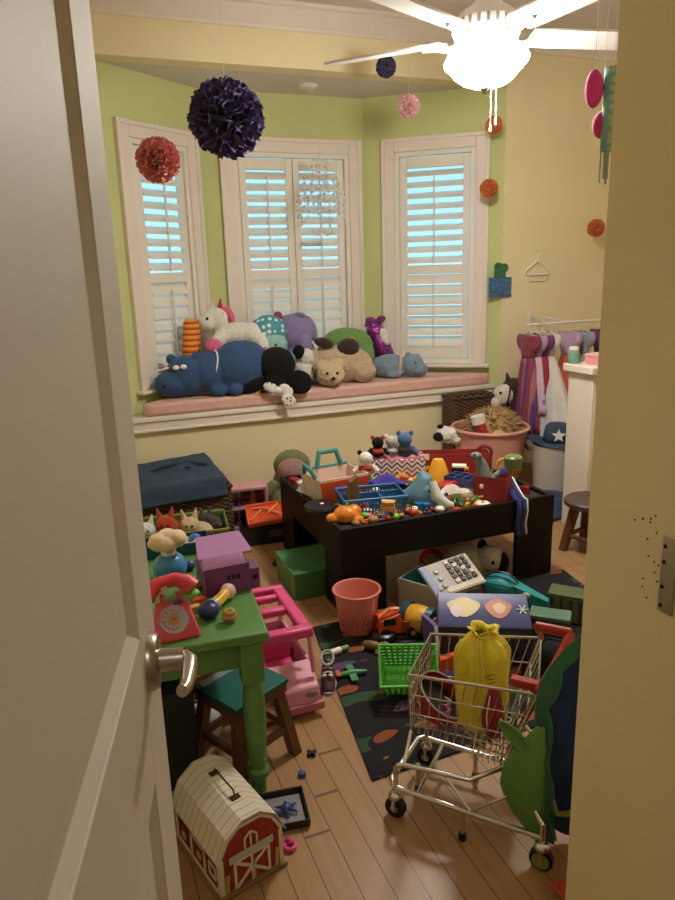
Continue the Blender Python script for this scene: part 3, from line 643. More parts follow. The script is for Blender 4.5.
HT=V((2.685,3.36,.345)); t=Thing('denim_cowboy_hat','blue denim cowboy hat with a white star resting on the white bin','hat',HT,-.55)
t.b('brim',DENIM,lambda m:m.sheet(lambda u,v:((.07+.085*v)*math.cos(2*PI*u)*1.12,(.07+.075*v)*math.sin(2*PI*u),.01+.05*v*v*abs(math.cos(2*PI*u))**2-.015*v),44,5),solid=.005,angle=180)
t.b('crown',DENIM,lambda m:m.lathe([(.082,.005),(.08,.05),(.07,.10),(.052,.118),(.03,.112),(.0001,.105)],n=30),angle=180)
def star(m,r,y0,y1,z,x=0.):
    o=[(x+r*(1 if k%2==0 else .42)*math.sin(PI*k/5),z+r*(1 if k%2==0 else .42)*math.cos(PI*k/5)) for k in range(10)]; m.prism(o,y0,y1)
t.b('star',mt('white felt','#E8E6E2'),lambda m:star(m,.042,-.088,-.078,.06,.0),label='white five pointed star on the crown')
# dresser
DX=V((2.44,2.35,0)); t=Thing('white_dresser','tall white painted dresser with an overhanging top at the right edge','dresser',(2.66,2.87,0))
DRW=painted('cream furniture paint','#E4D9C8')
t.w('body',DRW,lambda m:m.bx((2.425,2.78,0),(2.90,2.965,.845)),bev=.004); t.w('top',DRW,lambda m:m.bx((2.40,2.76,.845),(2.92,2.985,.885)),bev=.006)
for k in range(3):
    dq=t.w('drawer',DRW,lambda m:m.bx((2.45,2.765,.06+k*.26),(2.875,2.78,.30+k*.26)),bev=.004)
    t.w('knob',NICK,lambda m:m.ball((2.66,2.755,.18+k*.26),.014),dq)
BX=(2.55,2.86,.885); t=Thing('pink_trinket_box','small pink box on the white dresser top','box',BX,.1)
t.b('base',plastic('rose card','#DB8E94'),lambda m:m.box((0,0,.02),(.15,.10,.04)),bev=.003); t.b('lid',plastic('pale rose card','#E7B0B0'),lambda m:m.box((0,0,.047),(.155,.105,.014)),bev=.003)
t=Thing('green_jar','small green jar at the dresser edge left of the pink box','jar',(2.435,2.945,.885))
t.b('glass_body',plastic('muted green','#6F9C84'),lambda m:m.lathe([(.0001,0),(.026,0),(.028,.02),(.028,.06),(.022,.07),(.0001,.07)])); t.b('lid',plastic('white plastic','#EFE8DC'),lambda m:m.lathe([(.0001,.07),(.025,.07),(.025,.085),(.0001,.085)]))
t=Thing('wire_pen_holder','clear acrylic holder with thin pens on the dresser top','pen holder',(2.66,2.92,.885))
t.b('cup',mt('clear acrylic'),lambda m:m.cup([(.035,0),(.035,.10)],.003))
for k,cc in enumerate(('#C86A50','#4E6E9A','#D8C8B0','#3A3A3A','#C85A80')): t.b('pen',plastic('pen '+cc,cc),lambda m:m.cyl((.012*math.cos(k*1.3),.012*math.sin(k*1.3),.01),(.03*math.cos(k*1.3),.03*math.sin(k*1.3),.17+.01*k),.004,n=8))
# garment rack and dresses
RK=V((3.2,3.76,0)); t=Thing('clothes_rail','low white wall mounted clothes rail full of dress up clothes behind the dresser','clothes rail',RK)
RODZ=1.02
t.w('rod',WIRE,lambda m:m.cyl((2.73,3.76,RODZ),(XR,3.76,RODZ),.009))
for x in (3.0,3.7): t.w('wall_bracket',WIRE,lambda m:(m.tube([(x,YW,RODZ+.03),(x,3.90,RODZ+.02),(x,3.76,RODZ+.012)],.007,8),m.box((x,YW-.006,RODZ+.02),(.03,.012,.08))))
def dress(label,x,cols,z0,w,hang,name='dress_up_dress',tilt=0.,bodice=None,dz=0.):
    d=Thing(name,label,'dress',(x,3.76,RODZ+dz),tilt,1.,'dress up clothes on the rack')
    top=-.065
    def skirt(u,v):
        a=2*PI*u; z=top-.14-(hang-.14)*v; r=.055+(w-.055)*v**.8; k=1+.14*v*math.cos(9*a+x*7)
        return (r*.5*k*math.cos(a),r*k*math.sin(a),z)
    d.b('skirt',cols[0],lambda m:m.sheet(skirt,54,8),solid=.004,angle=180)
    d.b('bodice',cols[1],lambda m:m.sheet(lambda u,v:((.03+.01*math.sin(PI*v))*math.cos(2*PI*u),(.085-.035*v+.02*(1-v)**6)*math.sin(2*PI*u),top-.145*v),26,6),solid=.004,angle=180)
    h=d.b('hanger',WIRE,lambda m:m.tube([(0,-.10,-.085),(0,-.02,-.05),(0,0,-.03),(0,0,-.012)]+[(0,0.0+.0+.016*math.sin(a)*1.0,.0+.016-.016*math.cos(a)+-.012) for a in [.5,1.2,2.,2.8,3.6,4.2]],.0028,6)); d.b('hanger',WIRE,lambda m:m.tube([(0,0,-.03),(0,.02,-.05),(0,.10,-.085)],.0028,6))
    for s_ in (-1,1): d.b('sleeve',cols[1],lambda m:m.ball((0,s_*.082,top-.05),(.026,.03,.055),(s_*-20,0,0)))
    return d
TUL=mt('white tulle','#E6DFDC',rough=.9,alpha=.9); PLUM=fabric('plum satin','#7A3F78',sheen=.5); WINE=fabric('wine satin','#8E3B4E',sheen=.5); LIL=fabric('lilac satin','#C4A0C2'); COR=fabric('coral satin','#D86A4A'); SLV=fabric('silver grey satin','#9AA0AC',sheen=.4); CRIM=fabric('crimson satin','#A23040')
dress('wine red and plum striped dress at the far left of the rack',2.75,(band_mat('wine plum stripes',[('#8E3B4E',.4),('#5E3A78',.3),('#B06A6A',.3)],1,.07,.8),WINE),-.5,.12,.62)
dress('pale lilac dress with plum flowers next to the wine dress',2.80,(dots_mat('lilac flower cloth','#D4B8CC','#9A76AE',16,.3),LIL),-.5,.12,.50)
dress('crimson dress with a purple bodice in the rack left half',2.85,(CRIM,PLUM),-.5,.12,.50)
dress('long white tulle gown hanging in front of the other dresses',2.90,(TUL,TUL),-.62,.30,.74)
dress('coral orange dress beside the white gown',3.06,(COR,LIL),0,.11,.42)
dress('silver grey dress to the right of the coral dress',3.17,(SLV,SLV),0,.11,.55)
dress('plum purple dress near the right end of the rack',3.33,(PLUM,PLUM),0,.11,.55)
dress('pale pink dress at the right end of the rack',3.43,(fabric('pale pink satin','#E0B8BC'),fabric('pale pink satin','#E0B8BC')),0,.11,.5)
# brown stool
WOODB=mt('worn brown wood','#6B452A',rough=.5,var=.25,vs=10,bump=.15,bs=60)
SP=V((2.305,2.60,0)); t=Thing('wooden_stool','small round brown wooden stool with splayed legs beside the dresser','stool',SP,.3)
t.b('seat',mt('worn dark seat','#54443A',rough=.5,var=.3,vs=18),lambda m:m.lathe([(.0001,.235),(.12,.235),(.132,.245),(.132,.262),(.122,.27),(.0001,.266)],n=36))
for k in range(4):
    a=PI/4+PI/2*k; c_,s_=math.cos(a),math.sin(a); t.b('leg',WOODB,lambda m:m.hexa([(c_*.125+dx,s_*.125+dy,0) for dx,dy in ((-.018,-.018),(.018,-.018),(.018,.018),(-.018,.018))]+[(c_*.075+dx,s_*.075+dy,.236) for dx,dy in ((-.02,-.02),(.02,-.02),(.02,.02),(-.02,.02))]),bev=.004)
for k in range(4):
    a=PI/4+PI/2*k; b_=a+PI/2; t.b('stretcher',WOODB,lambda m:m.cyl((.108*math.cos(a),.108*math.sin(a),.08),(.108*math.cos(b_),.108*math.sin(b_),.08),.011))
# ================================================================ dark play table and its clutter
ESP=mt('espresso wood','#120907',rough=.55,var=.2,vs=9); ESP.node_tree.nodes['Principled BSDF'].inputs['Specular IOR Level'].default_value=.25
X0,X1,Y0,Y1=.93,1.965,2.455,3.30; RZ=.382; PZ=.364
t=Thing('play_table','low dark espresso play table with raised rim and panel legs','table',((X0+X1)/2,(Y0+Y1)/2,0))
t.w('table_top',mt('play board','#26302A',rough=.7,var=.2,vs=6),lambda m:m.bx((X0+.02,Y0+.02,PZ-.02),(X1-.02,Y1-.02,PZ)))
for a,b_ in (((X0,Y0,.235),(X1,Y0+.022,RZ)),((X0,Y1-.022,.235),(X1,Y1,RZ)),((X0,Y0+.022,.235),(X0+.022,Y1-.022,RZ)),((X1-.022,Y0+.022,.235),(X1,Y1-.022,RZ))): t.w('rim_panel',ESP,lambda m:m.bx(a,b_),bev=.003)
for (x0,x1) in ((X0,X0+.20),(X1-.20,X1)):
    for (y0,y1) in ((Y0+.001,Y0+.021),(Y1-.021,Y1-.001)): t.w('leg',ESP,lambda m:m.bx((x0+.001,y0,0),(x1-.001,y1,.236)),bev=.003)
for x in (X0+.001,X1-.021):
    for (y0,y1) in ((Y0+.022,Y0+.2),(Y1-.2,Y1-.022)): t.w('leg_side',ESP,lambda m:m.bx((x,y0,0),(x+.02,y1,.236)),bev=.003)
def ON(name,label,cat,px,py,z=PZ,turn=0.,group=None): return PX(name,label,cat,px,py,z,group,turn)
ORG=plastic('orange plastic','#DB5A2C'); TEALP=plastic('teal plastic','#3E8A86'); BLUP=plastic('bright blue plastic','#2F6FB0'); CLR=plastic('milky white plastic','#D9CFBE',rough=.4); REDP=plastic('red plastic','#B3262C'); YELP=plastic('yellow orange plastic','#E6A62A'); WHP=plastic('white plastic','#EFE8DC'); PURP=plastic('purple plastic','#4A2F8E'); DKP=plastic('black plastic','#17161A'); GRNP=plastic('lime plastic','#6FBE3A'); PNKP=plastic('pink plastic','#E0709A')
# milky crate with teal handles
t=ON('toy_crate','milky white and orange toy crate with teal handles at the table back left','crate',335,496,turn=27); t.S*=1.06
t.b('body',CLR,lambda m:m.tray((0,0,0),(46,38,24),1.,flare=1.1),bev=.002); t.b('orange_front',ORG,lambda m:m.hexa([(-22,-20.5,1),(22,-20.5,1),(22,-19.2,1),(-22,-19.2,1),(-25.3,-22.7,22),(25.3,-22.7,22),(25.3,-21.4,22),(-25.3,-21.4,22)]),label='orange front panel')
t.b('orange_floor',ORG,lambda m:m.box((0,0,7),(43,35,2)))
t.b('handle',TEALP,lambda m:m.tube([(-25,-12,24),(-28,-9,31),(-28,5,33),(-25,12,24)],2.2,10)); t.b('handle',TEALP,lambda m:m.tube([(-8,20,24),(-4,23,38),(14,23,38),(18,20,24)],2.6,10)); t.b('rim',TEALP,lambda m:m.tube([(-25,21,24),(25,21,24)],1.5,8))
t=ON('black_toy_pan','flat black toy pan lying in the milky crate','toy pan',338,490,PZ+.018); t.b('pan',DKP,lambda m:m.cup([(11,0),(13,4)],.8)); t.b('handle',DKP,lambda m:m.box((20,0,3.4),(16,3,1.5)))
# blue caddy basket
def grid_basket(t,mat,w,d,h,flare=1.1,bars=13,rows=4,th=.9,floor=True):
    x,y=w/2,d/2; X,Y=x*flare,y*flare
    t.b('rim',mat,lambda m:m.tube([(-X,-Y,h),(X,-Y,h),(X,Y,h),(-X,Y,h)],th*1.8,8,closed=True))
    def lat(m):
        for s_ in (-1,1):
            for k in range(bars+1):
                q=-1+2*k/bars; m.tube([(q*x,s_*y,0),(q*X,s_*Y,h)],th*.75,5); 
            nb=max(3,int(bars*d/w))
            for k in range(nb+1):
                q=-1+2*k/nb; m.tube([(s_*x,q*y,0),(s_*X,q*Y,h)],th*.75,5)
        for r in range(rows):
            z=h*r/rows; k=1+(flare-1)*r/rows; m.tube([(-x*k,-y*k,z),(x*k,-y*k,z),(x*k,y*k,z),(-x*k,y*k,z)],th*.75,5,closed=True)
    t.b('lattice_wall',mat,lat)
    t.b('bottom',mat,lambda m:m.box((0,0,th*.5),(w,d,th)))
t=ON('blue_caddy_basket','bright blue slatted caddy basket with compartments in front of the crate','basket',371,510,turn=14)
grid_basket(t,BLUP,56,38,18,1.12,18,3,1.0)
t.b('divider',BLUP,lambda m:m.box((0,6,12),(60,1.2,10))); t.b('divider',BLUP,lambda m:m.box((8,-7,12),(1.2,26,10)))
blue=t
t=ON('brown_toy_block','brown wooden block standing upright in the blue caddy','toy block',352,512,PZ+.012,turn=20); t.b('block_body',mt('brown card','#7A5A3C'),lambda m:m.hexa([(-8,-4,0),(8,-4,0),(8,4,0),(-8,4,0),(-2,-4,32),(6,-4,38),(6,4,38),(-2,4,32)]),bev=.002)
t=ON('toy_bread_slice','small yellow and pink toy sandwich in the blue caddy','toy food',388,512,PZ+.035); t.b('bread',mt('bread crust','#D8A45A'),lambda m:m.box((0,0,4),(14,9,5)),bev=.003); t.b('filling',PNKP,lambda m:m.box((0,0,7.2),(13,8,1.6))); t.b('bread',mt('bread crust','#D8A45A'),lambda m:m.box((0,0,10),(13,8,4),(4,4,0)),bev=.003)
t=ON('purple_toy_cloth','purple cloth draped behind the blue caddy','cloth',384,489,PZ); t.b('cloth',fabric('violet cloth','#4A3A9E'),lambda m:m.sheet(lambda u,v:((u-.5)*44,(v-.5)*18,6+8*math.sin(PI*u)*math.sin(PI*v)+2*math.sin(9*u+4*v)),20,10),solid=.003,angle=180)
# chevron fabric box
CHEV=band_mat('chevron cloth',[('#E6DED6',.25),('#B0606A',.25),('#E6DED6',.25),('#5E5A5A',.25)],2,.05,.9,zig=1.,zper=.05)
t=ON('chevron_fabric_box','grey and pink chevron fabric box at the table back edge','fabric box',396,477,turn=4)
t.b('fabric_body',CHEV,lambda m:m.tray((0,0,0),(54,28,22),1.2,flare=1.04),bev=.002); t.b('orange_base',fabric('orange cloth','#D2643C'),lambda m:m.box((-2,-15.2,3),(50,1,5)))
t.b('pink_lining',fabric('pink cloth','#DD8496'),lambda m:(m.ball((-14,0,20),(12,9,5)),m.ball((6,2,20),(16,10,4)),m.ball((18,0,21),(8,8,4))),remesh=.006)
def small_plush(name,label,px,py,z,cols,k=1.,turn=0.):
    t=ON(name,label,'plush toy',px,py,z,turn); a,b_,c_=cols
    t.b('body',a,lambda m:(m.ball((0,0,7*k),(7*k,6*k,7*k)),m.ball((0,-1,17*k),(6.5*k,6*k,6*k))),remesh=.004)
    t.b('ear',b_,lambda m:m.ball((-5.2*k,0,22*k),(2.2*k,1.6*k,2.6*k),(0,-30,0))); t.b('ear',b_,lambda m:m.ball((5.2*k,0,22*k),(2.2*k,1.6*k,2.6*k),(0,30,0)))
    t.b('shirt',c_,lambda m:m.ball((0,-1,8*k),(7.4*k,6*k,4*k))); t.b('arm',a,lambda m:m.tube([(-6*k,-1,10*k),(-11*k,-4,5*k)],[2.4*k,2*k],8)); t.b('arm',a,lambda m:m.tube([(6*k,-1,10*k),(11*k,-4,5*k)],[2.4*k,2*k],8)); return t
RF=fabric('red felt')
small_plush('small_panda_plush','small white plush with black ears and red shirt, left of the chevron box',366,476,PZ+.08,(WPL,BLK,RF),1.1)
small_plush('small_panda_plush','small black plush with red ears perched above the chevron box',378,458,PZ+.11,(BLK,RF,RF),.95)
small_plush('small_kitten_plush','small pale grey plush kitten lying in the chevron box',392,458,PZ+.10,(fuzzy('pale grey plush','#B9B4AC'),WPL,fuzzy('pale grey plush')),1.)
small_plush('small_blue_plush','small slate blue plush bear behind the chevron box',405,458,PZ+.10,(fuzzy('slate blue plush','#4A6A96'),fuzzy('slate blue plush'),DBR),1.15)
# toy pistol/yellow tray strip, shark, cone, red toy, ice tray
t=ON('yellow_toy_ruler','flat yellow toy track piece lying behind the blue caddy','toy track',418,485,turn=-18); t.b('track',plastic('pale yellow plastic','#D9B65E'),lambda m:m.box((0,0,4),(50,10,4)),bev=.002); t.b('track_stud',ORG,lambda m:m.box((-14,-2,7),(10,6,3)),bev=.002)
SHK=plastic('slate blue rubber','#5E86A0',rough=.5)
t=ON('toy_shark','slate blue toy shark head rising right of the blue caddy','toy animal',418,506)
t.b('body',SHK,lambda m:(m.tube([(-18,0,6),(-6,0,9),(4,0,16),(6,0,30),(3,1,36)],[6,11,13,8,3],16),m.ball((4,-2,12),(16,12,11)),m.tube([(8,-4,18),(18,-8,10),(24,-9,4)],[9,8,5],14)),remesh=.005)
t.b('belly',mt('pale grey rubber','#CBD2CC'),lambda m:m.tube([(14,-8,28),(18,-13,14),(28,-14,6),(34,-12,5)],[4,6,5,3],12)); t.b('fin',SHK,lambda m:m.prism([(-14,4),(-4,18),(0,6)],-2,2)); t.b('eye',EYE,lambda m:m.ball((11,-12.5,20),1.4))
t=ON('yellow_toy_funnel','yellow orange toy funnel standing mouth down near the red box','toy funnel',438,488)
t.b('cone',YELP,lambda m:m.lathe([(.0001,30),(5,30),(7,26),(13,8),(14,0),(12.5,0),(11,8),(5,25),(.0001,26)],n=28,sx=1,sy=.9)); t.b('handle',YELP,lambda m:m.tube([(-12,0,6),(-16,0,14),(-9,0,22)],1.6,8))
t=ON('red_toy_car','small red toy car in front of the yellow funnel','toy car',448,494,turn=20); t.b('body',REDP,lambda m:m.hexa([(-13,-7,2),(13,-7,2),(13,7,2),(-13,7,2),(-10,-6,11),(7,-6,15),(7,6,15),(-10,6,11)]),bev=.004)
for dx in (-8,8):
    for dy in (-7,7): t.b('wheel',DKP,lambda m:m.cyl((dx,dy-1.2,3),(dx,dy+1.2,3),3,n=14))
t=ON('blue_ice_tray','navy blue compartment tray slanting behind the red bag','tray',470,492,PZ+.01,turn=-32)
def icetray(m):
    m.box((0,0,9),(48,20,1))
    for k in range(6): m.box((-23+k*9.2,0,12.5),(1.2,20,6))
    for y in (-10,0,10): m.box((0,y,12.5),(48,1.2,6))
t.b('compartments',plastic('navy plastic','#34457E'),icetray); t.b('tray_stand',plastic('navy plastic'),lambda m:m.box((0,0,4.2),(40,14,8.4)))
t=ON('red_storage_box','long red open box at the back edge of the play table','box',450,473,turn=8); t.b('box_body',mt('red card','#9E2A26',rough=.6),lambda m:m.tray((0,0,0),(76,20,22),1.,flare=1.0)); t.b('white_tag',WHP,lambda m:m.box((-28,-10.6,20),(12,.6,6)))
t=ON('black_toy_box','small black and white toy case beside the yellow funnel','toy case',459,482); t.b('case',DKP,lambda m:m.box((0,0,8),(15,10,16)),bev=.003); t.b('lid',WHP,lambda m:m.box((0,0,17),(14,9,2)),bev=.002)
t=ON('red_gift_bag','dark red paper bag standing near the front right table corner','bag',492,501,turn=-18); BAGL=t.loc
t.b('bag_body',mt('dark red paper','#8E1F24',rough=.6,var=.1),lambda m:m.tray((0,0,0),(32,18,27),.8,flare=1.04)); t.b('heart_sticker',WHP,lambda m:m.ball((-8,-9.4,17),(2.2,.5,2.6)))
t=ON('grey_toy_dinosaur','grey toy dinosaur sticking out of the red bag','toy animal',490,498,PZ)
t.o.location=BAGL+V((-.01,.045,.055))
t.b('body',mt('grey rubber','#7A827C'),lambda m:(m.tube([(0,0,0),(-1,0,12),(-4,-1,24),(-7,-3,31)],[9,8,5.5,4],14),m.ball((-9,-5,33),(6,4.5,4)),m.tube([(6,0,6),(12,0,14),(14,0,18)],[4,3,1],10)),remesh=.004); t.b('eye',EYE,lambda m:m.ball((-10,-9,35),1))
t=ON('red_toy_hook','dark red curved toy hook behind the grey dinosaur','toy hook',490,478,PZ+.02); t.b('hook',plastic('maroon plastic','#7E2A2A'),lambda m:m.tube([(0,0,0),(0,0,22)]+[tuple(q) for q in arc((-6,0,26),7,-10,250,12)],1.7,8)); t.b('hook_base',plastic('maroon plastic'),lambda m:m.lathe([(.0001,0),(7,0),(7,3),(2,4),(.0001,4)]))
t=ON('toy_trophy','green and gold toy goblet at the right front corner of the table','toy cup',512,494)
t.b('cup',mt('olive glass','#77864E',rough=.25),lambda m:m.lathe([(.0001,0),(8,0),(8,2),(2.5,5),(2.5,18),(8,26),(9,38),(7,40),(.0001,38)],n=24)); t.b('gold_band',mt('gold paint','#C79A3C',rough=.3,metal=.7),lambda m:m.lathe([(4,20),(8.2,25),(8.6,28)],n=24)); t.b('handle',YELP,lambda m:m.tube([tuple(q) for q in arc((-9,0,30),6,60,300,10)],1.4,8))
p=G(511,500,RZ); t=Thing('blue_ribbon_sash','royal blue ribbon sash hanging over the front rim of the play table','ribbon',(p.x+.035,Y0,RZ))
def rib(m,dx,w):
    P=[(dx,.15,.09),(dx+.005,.10,.07),(dx,.04,.03),(dx,.008,.008),(dx+.004,-.012,.002),(dx+.006,-.016,-.05),(dx+.0,-.012,-.11),(dx+.008,-.012,-.16)]
    vs=[];
    for i,(x,y,z) in enumerate(P): vs+=[(x-w/2,y,z),(x+w/2,y,z+.002)]
    m.add(vs,[(2*i,2*i+1,2*i+3,2*i+2) for i in range(len(P)-1)])
SASH=fabric('royal blue satin','#1C2268',sheen=.5)
t.b('ribbon_tail',SASH,lambda m:rib(m,-.022,.022),solid=.003,angle=180); t.b('ribbon_tail',SASH,lambda m:rib(m,.004,.018),solid=.003,angle=180); t.b('white_ribbon',mt('white felt'),lambda m:rib(m,.022,.007),solid=.003,angle=180,label='narrow white ribbon beside the blue ones')
t.b('knot',SASH,lambda m:m.ball((-.01,.13,.09),(.035,.025,.025)))
t=ON('green_toy_plant','toy plant with dark green leaves and lime shoots at the table front','toy plant',455,506)
def leaves(m,n,r,h,col=0):
    for k in range(n):
        a=2*PI*k/n+random.uniform(-.2,.2); b_=random.uniform(.6,1.); d=V((math.cos(a),math.sin(a),0)); s_=V((-d.y,d.x,0))
        m.add([V((0,0,1)),d*r*.5*b_+s_*r*.22+V((0,0,h*.8)),d*r*b_+V((0,0,h*.4)),d*r*.5*b_-s_*r*.22+V((0,0,h*.8))],[(0,1,2,3)])
t.b('leaves',plastic('dark leaf','#3A5A22'),lambda m:(leaves(m,13,18,9),leaves(m,8,11,14)),solid=.002); t.b('shoots',GRNP,lambda m:[m.tube([(14,-2,3),(18+q*3,-4,8+abs(q)*2),(22+q*5,-5,13)],[1.6,1.4,.6],6) for q in (-1,0,1)])
t=ON('cream_paper_bowl','crumpled cream paper beside the toy plant','paper',455,497,PZ); t.b('paper',mt('cream paper','#D9CDBE'),lambda m:m.sheet(lambda u,v:((u-.5)*40,(v-.5)*16,3+9*math.sin(PI*v)*(1-abs(u-.5))+2*math.sin(11*u+7*v)),16,8),solid=.0015)
t=ON('orange_toy_pumpkin','lumpy orange toy pumpkin in the front left corner of the table','toy food',346,522)
t.b('body',plastic('pumpkin orange','#E0852E'),lambda m:(m.ball((0,0,8),(13,10,9)),m.ball((-12,-2,5),(8,7,5)),m.ball((8,4,10),(8,7,7)),m.ball((10,-3,4),(7,6,4))),remesh=.004,disp=.004); t.b('stem',GRNP,lambda m:m.cyl((0,0,15),(2,0,20),2,1.2))
t=ON('black_toy_disc','black toy record with a white label spot, left of the blue caddy','toy record',322,512,turn=10); t.b('disc',DKP,lambda m:m.lathe([(.0001,3),(17,3),(18,6),(17,8),(.0001,9)],n=32)); t.b('spot',WHP,lambda m:m.lathe([(.0001,9),(2.5,9.2),(.0001,9.8)]))
t=ON('folded_white_paper','folded white paper sheet by the left rim of the table','paper',313,498,PZ,turn=-20); t.b('sheet',mt('grey white paper','#C9C0B8'),lambda m:m.sheet(lambda u,v:((u-.5)*30,(v-.5)*14,4+10*abs(u-.5)+3*v),6,2),solid=.0015)
t=ON('blue_toy_boat','small blue toy dish between the black disc and the caddy','toy dish',334,514); t.b('dish',BLUP,lambda m:m.cup([(7,0),(11,5)],.8,n=24)); t.b('pea',TEALP,lambda m:m.ball((0,0,4),(4,4,3)))
# scattered little pieces of play food along the front of the table
def scatter():
    kinds=[('toy_tomato','red',REDP),('toy_potato','brown',mt('potato brown','#A8794A')),('toy_egg','white',WHP),('toy_sausage','pink',PNKP),('toy_pea','green',GRNP),('toy_cookie','orange',ORG),('toy_grape','dark purple',plastic('grape purple','#3E2450')),('toy_cheese','yellow',YELP)]
    spots=[]
    for i in range(90):
        for _ in range(40):
            px=random.uniform(352,478); f=(px-340)/(550-340); yf=531-f*36
            py=yf-random.uniform(1.5,17)
            if all((px-a)**2+((py-b_)*1.8)**2>40 for a,b_ in spots): spots.append((px,py)); break
    for i,(px,py) in enumerate(spots):
        n_,cl,ma=kinds[i%len(kinds)]
        t=ON(n_,f'small {cl} toy food piece in the clutter along the play table front','toy food',px,py,PZ,random.uniform(0,360),f'{cl} toy food pieces on the play table')
        r=random.uniform(3.4,5.6); k=i%len(kinds)
        if k==0: t.b('fruit',ma,lambda m:m.ball((0,0,r*.85),(r,r,r*.85),n=14)); t.b('stalk',GRNP,lambda m:m.cyl((0,0,r*1.6),(0,0,r*2.1),.8,.4,8))
        elif k==3: t.b('sausage_link',ma,lambda m:m.tube([(-r*1.4,0,r*.6),(-r,0,r*.6),(0,r*.3,r*.6),(r,0,r*.6),(r*1.4,-.2*r,r*.6)],[.2*r,r*.6,r*.6,r*.6,.2*r],12))
        elif k==5: t.b('cookie_disc',ma,lambda m:m.lathe([(.0001,0),(r,0),(r*1.1,1.2),(r,2.4),(.0001,2.8)],n=20)); t.b('chip',DBR,lambda m:m.ball((r*.3,0,2.8),(1,1,.7),n=8))
        elif k==7: t.b('wedge',ma,lambda m:m.prism([(-r,0),(r,0),(r,r*1.2)],-r*.5,r*.5),bev=.001)
        elif k==6: t.b('bunch',ma,lambda m:[m.ball((q%3*r*.6-r*.6,q//3*r*.6-r*.3,r*.5+(q==4)*r*.5),r*.45,n=10) for q in range(6)])
        else: t.b('piece_body',ma,lambda m:m.ball((0,0,r*.7),(r*1.15,r*.85,r*.7),n=14))
scatter()

def bowl_toy(name,label,cat,px,py,mat,r,h,kind,mat2=None,turn=0):
    t=ON(name,label,cat,px,py,PZ,turn)
    if kind=='bowl': t.b('bowl_body',mat,lambda m:m.cup([(r*.5,0),(r*.9,h*.6),(r,h)],.7)); t.b('foot_ring',mat2 or mat,lambda m:m.lathe([(r*.4,0),(r*.5,0),(r*.5,1)],n=16))
    elif kind=='cup': t.b('cup_body',mat,lambda m:m.cup([(r*.75,0),(r,h)],.7)); t.b('handle',mat2 or mat,lambda m:m.tube([tuple(q) for q in arc((r*.9,0,h*.5),h*.3,-85,85,8)],.9,6))
    elif kind=='phone': t.b('case',mat,lambda m:m.box((0,0,h/2),(r*2,r,h)),bev=.002); t.b('screen',mat2,lambda m:m.box((-r*.2,0,h+.2),(r*1.1,r*.7,.6)))
    elif kind=='flower':
        for k in range(6): a=k*PI/3; t.b('petal',mat,lambda m:m.ball((r*.6*math.cos(a),r*.6*math.sin(a),h*.5),(r*.45,r*.45,h*.4),n=12))
        t.b('flower_centre',mat2,lambda m:m.ball((0,0,h*.7),(r*.4,r*.4,h*.4),n=12))
    elif kind=='bottle': t.b('bottle_body',mat,lambda m:m.lathe([(.0001,0),(r,0),(r,h*.6),(r*.4,h*.8),(r*.4,h),(.0001,h)],n=20)); t.b('bottle_cap',mat2,lambda m:m.lathe([(.0001,h*.92),(r*.5,h*.92),(r*.5,h*1.08),(.0001,h*1.08)],n=16))
def scatter_more():
    kinds=[('toy_brick','red',REDP),('toy_brick','blue',BLUP),('toy_brick','yellow',YELP),('toy_brick','white',WHP),('toy_brick','green',GRNP)]
    for i in range(64):
        v=random.random(); u=random.random(); x=X0+.05+u*(X1-X0-.1); y=Y0+.07+v*(Y1-Y0-.14); n_,cl,ma=kinds[i%5]
        t=Thing(n_,f'small {cl} toy brick among the toys inside the dark play table','toy brick',(x,y,PZ),random.uniform(0,6),1.,f'{cl} toy bricks on the play table')
        a,b_,h=random.uniform(.018,.034),random.uniform(.014,.026),random.uniform(.014,.042)
        t.b('brick_body',ma,lambda m:m.box((0,0,h/2),(a*1.5,b_*1.5,h)),bev=.002); t.b('stud',ma,lambda m:m.cyl((0,0,h),(0,0,h+.005),b_*.4,n=12))
scatter_more()
bowl_toy('toy_bowl','small white toy bowl behind the toy shark','toy bowl',428,483,WHP,9,7,'bowl')
bowl_toy('toy_phone','black toy phone lying between chevron box and toy shark','toy phone',404,488,DKP,12,4,'phone',mt('grey liner'),-20)
bowl_toy('toy_flower','pink toy flower beside the green toy plant','toy flower',472,503,PNKP,8,5,'flower',YELP)
bowl_toy('toy_cup','white toy cup standing at the left end of the chevron box','toy cup',357,484,WHP,6,10,'cup')
bowl_toy('toy_bottle','purple toy bottle with white cap behind the blue caddy','toy bottle',366,484,PURP,5,16,'bottle',WHP)
bowl_toy('toy_bowl','teal toy bowl in front of the blue ice tray','toy bowl',462,497,TEALP,9,6,'bowl')
bowl_toy('toy_bottle','red toy bottle with yellow cap right of the yellow funnel','toy bottle',466,484,REDP,5,16,'bottle',YELP)
bowl_toy('toy_cup','orange toy cup between toy shark and red toy car','toy cup',434,497,ORG,6,9,'cup')
bowl_toy('toy_flower','white toy flower at the front right of the play table','toy flower',483,506,WHP,7,5,'flower',YELP)
bowl_toy('toy_phone','grey toy remote lying by the left rim of the play table','toy remote',310,491,mt('grey liner'),11,4,'phone',DKP,40)
bowl_toy('toy_bowl','yellow toy bowl left of the toy shark','toy bowl',398,508,YELP,8,6,'bowl')
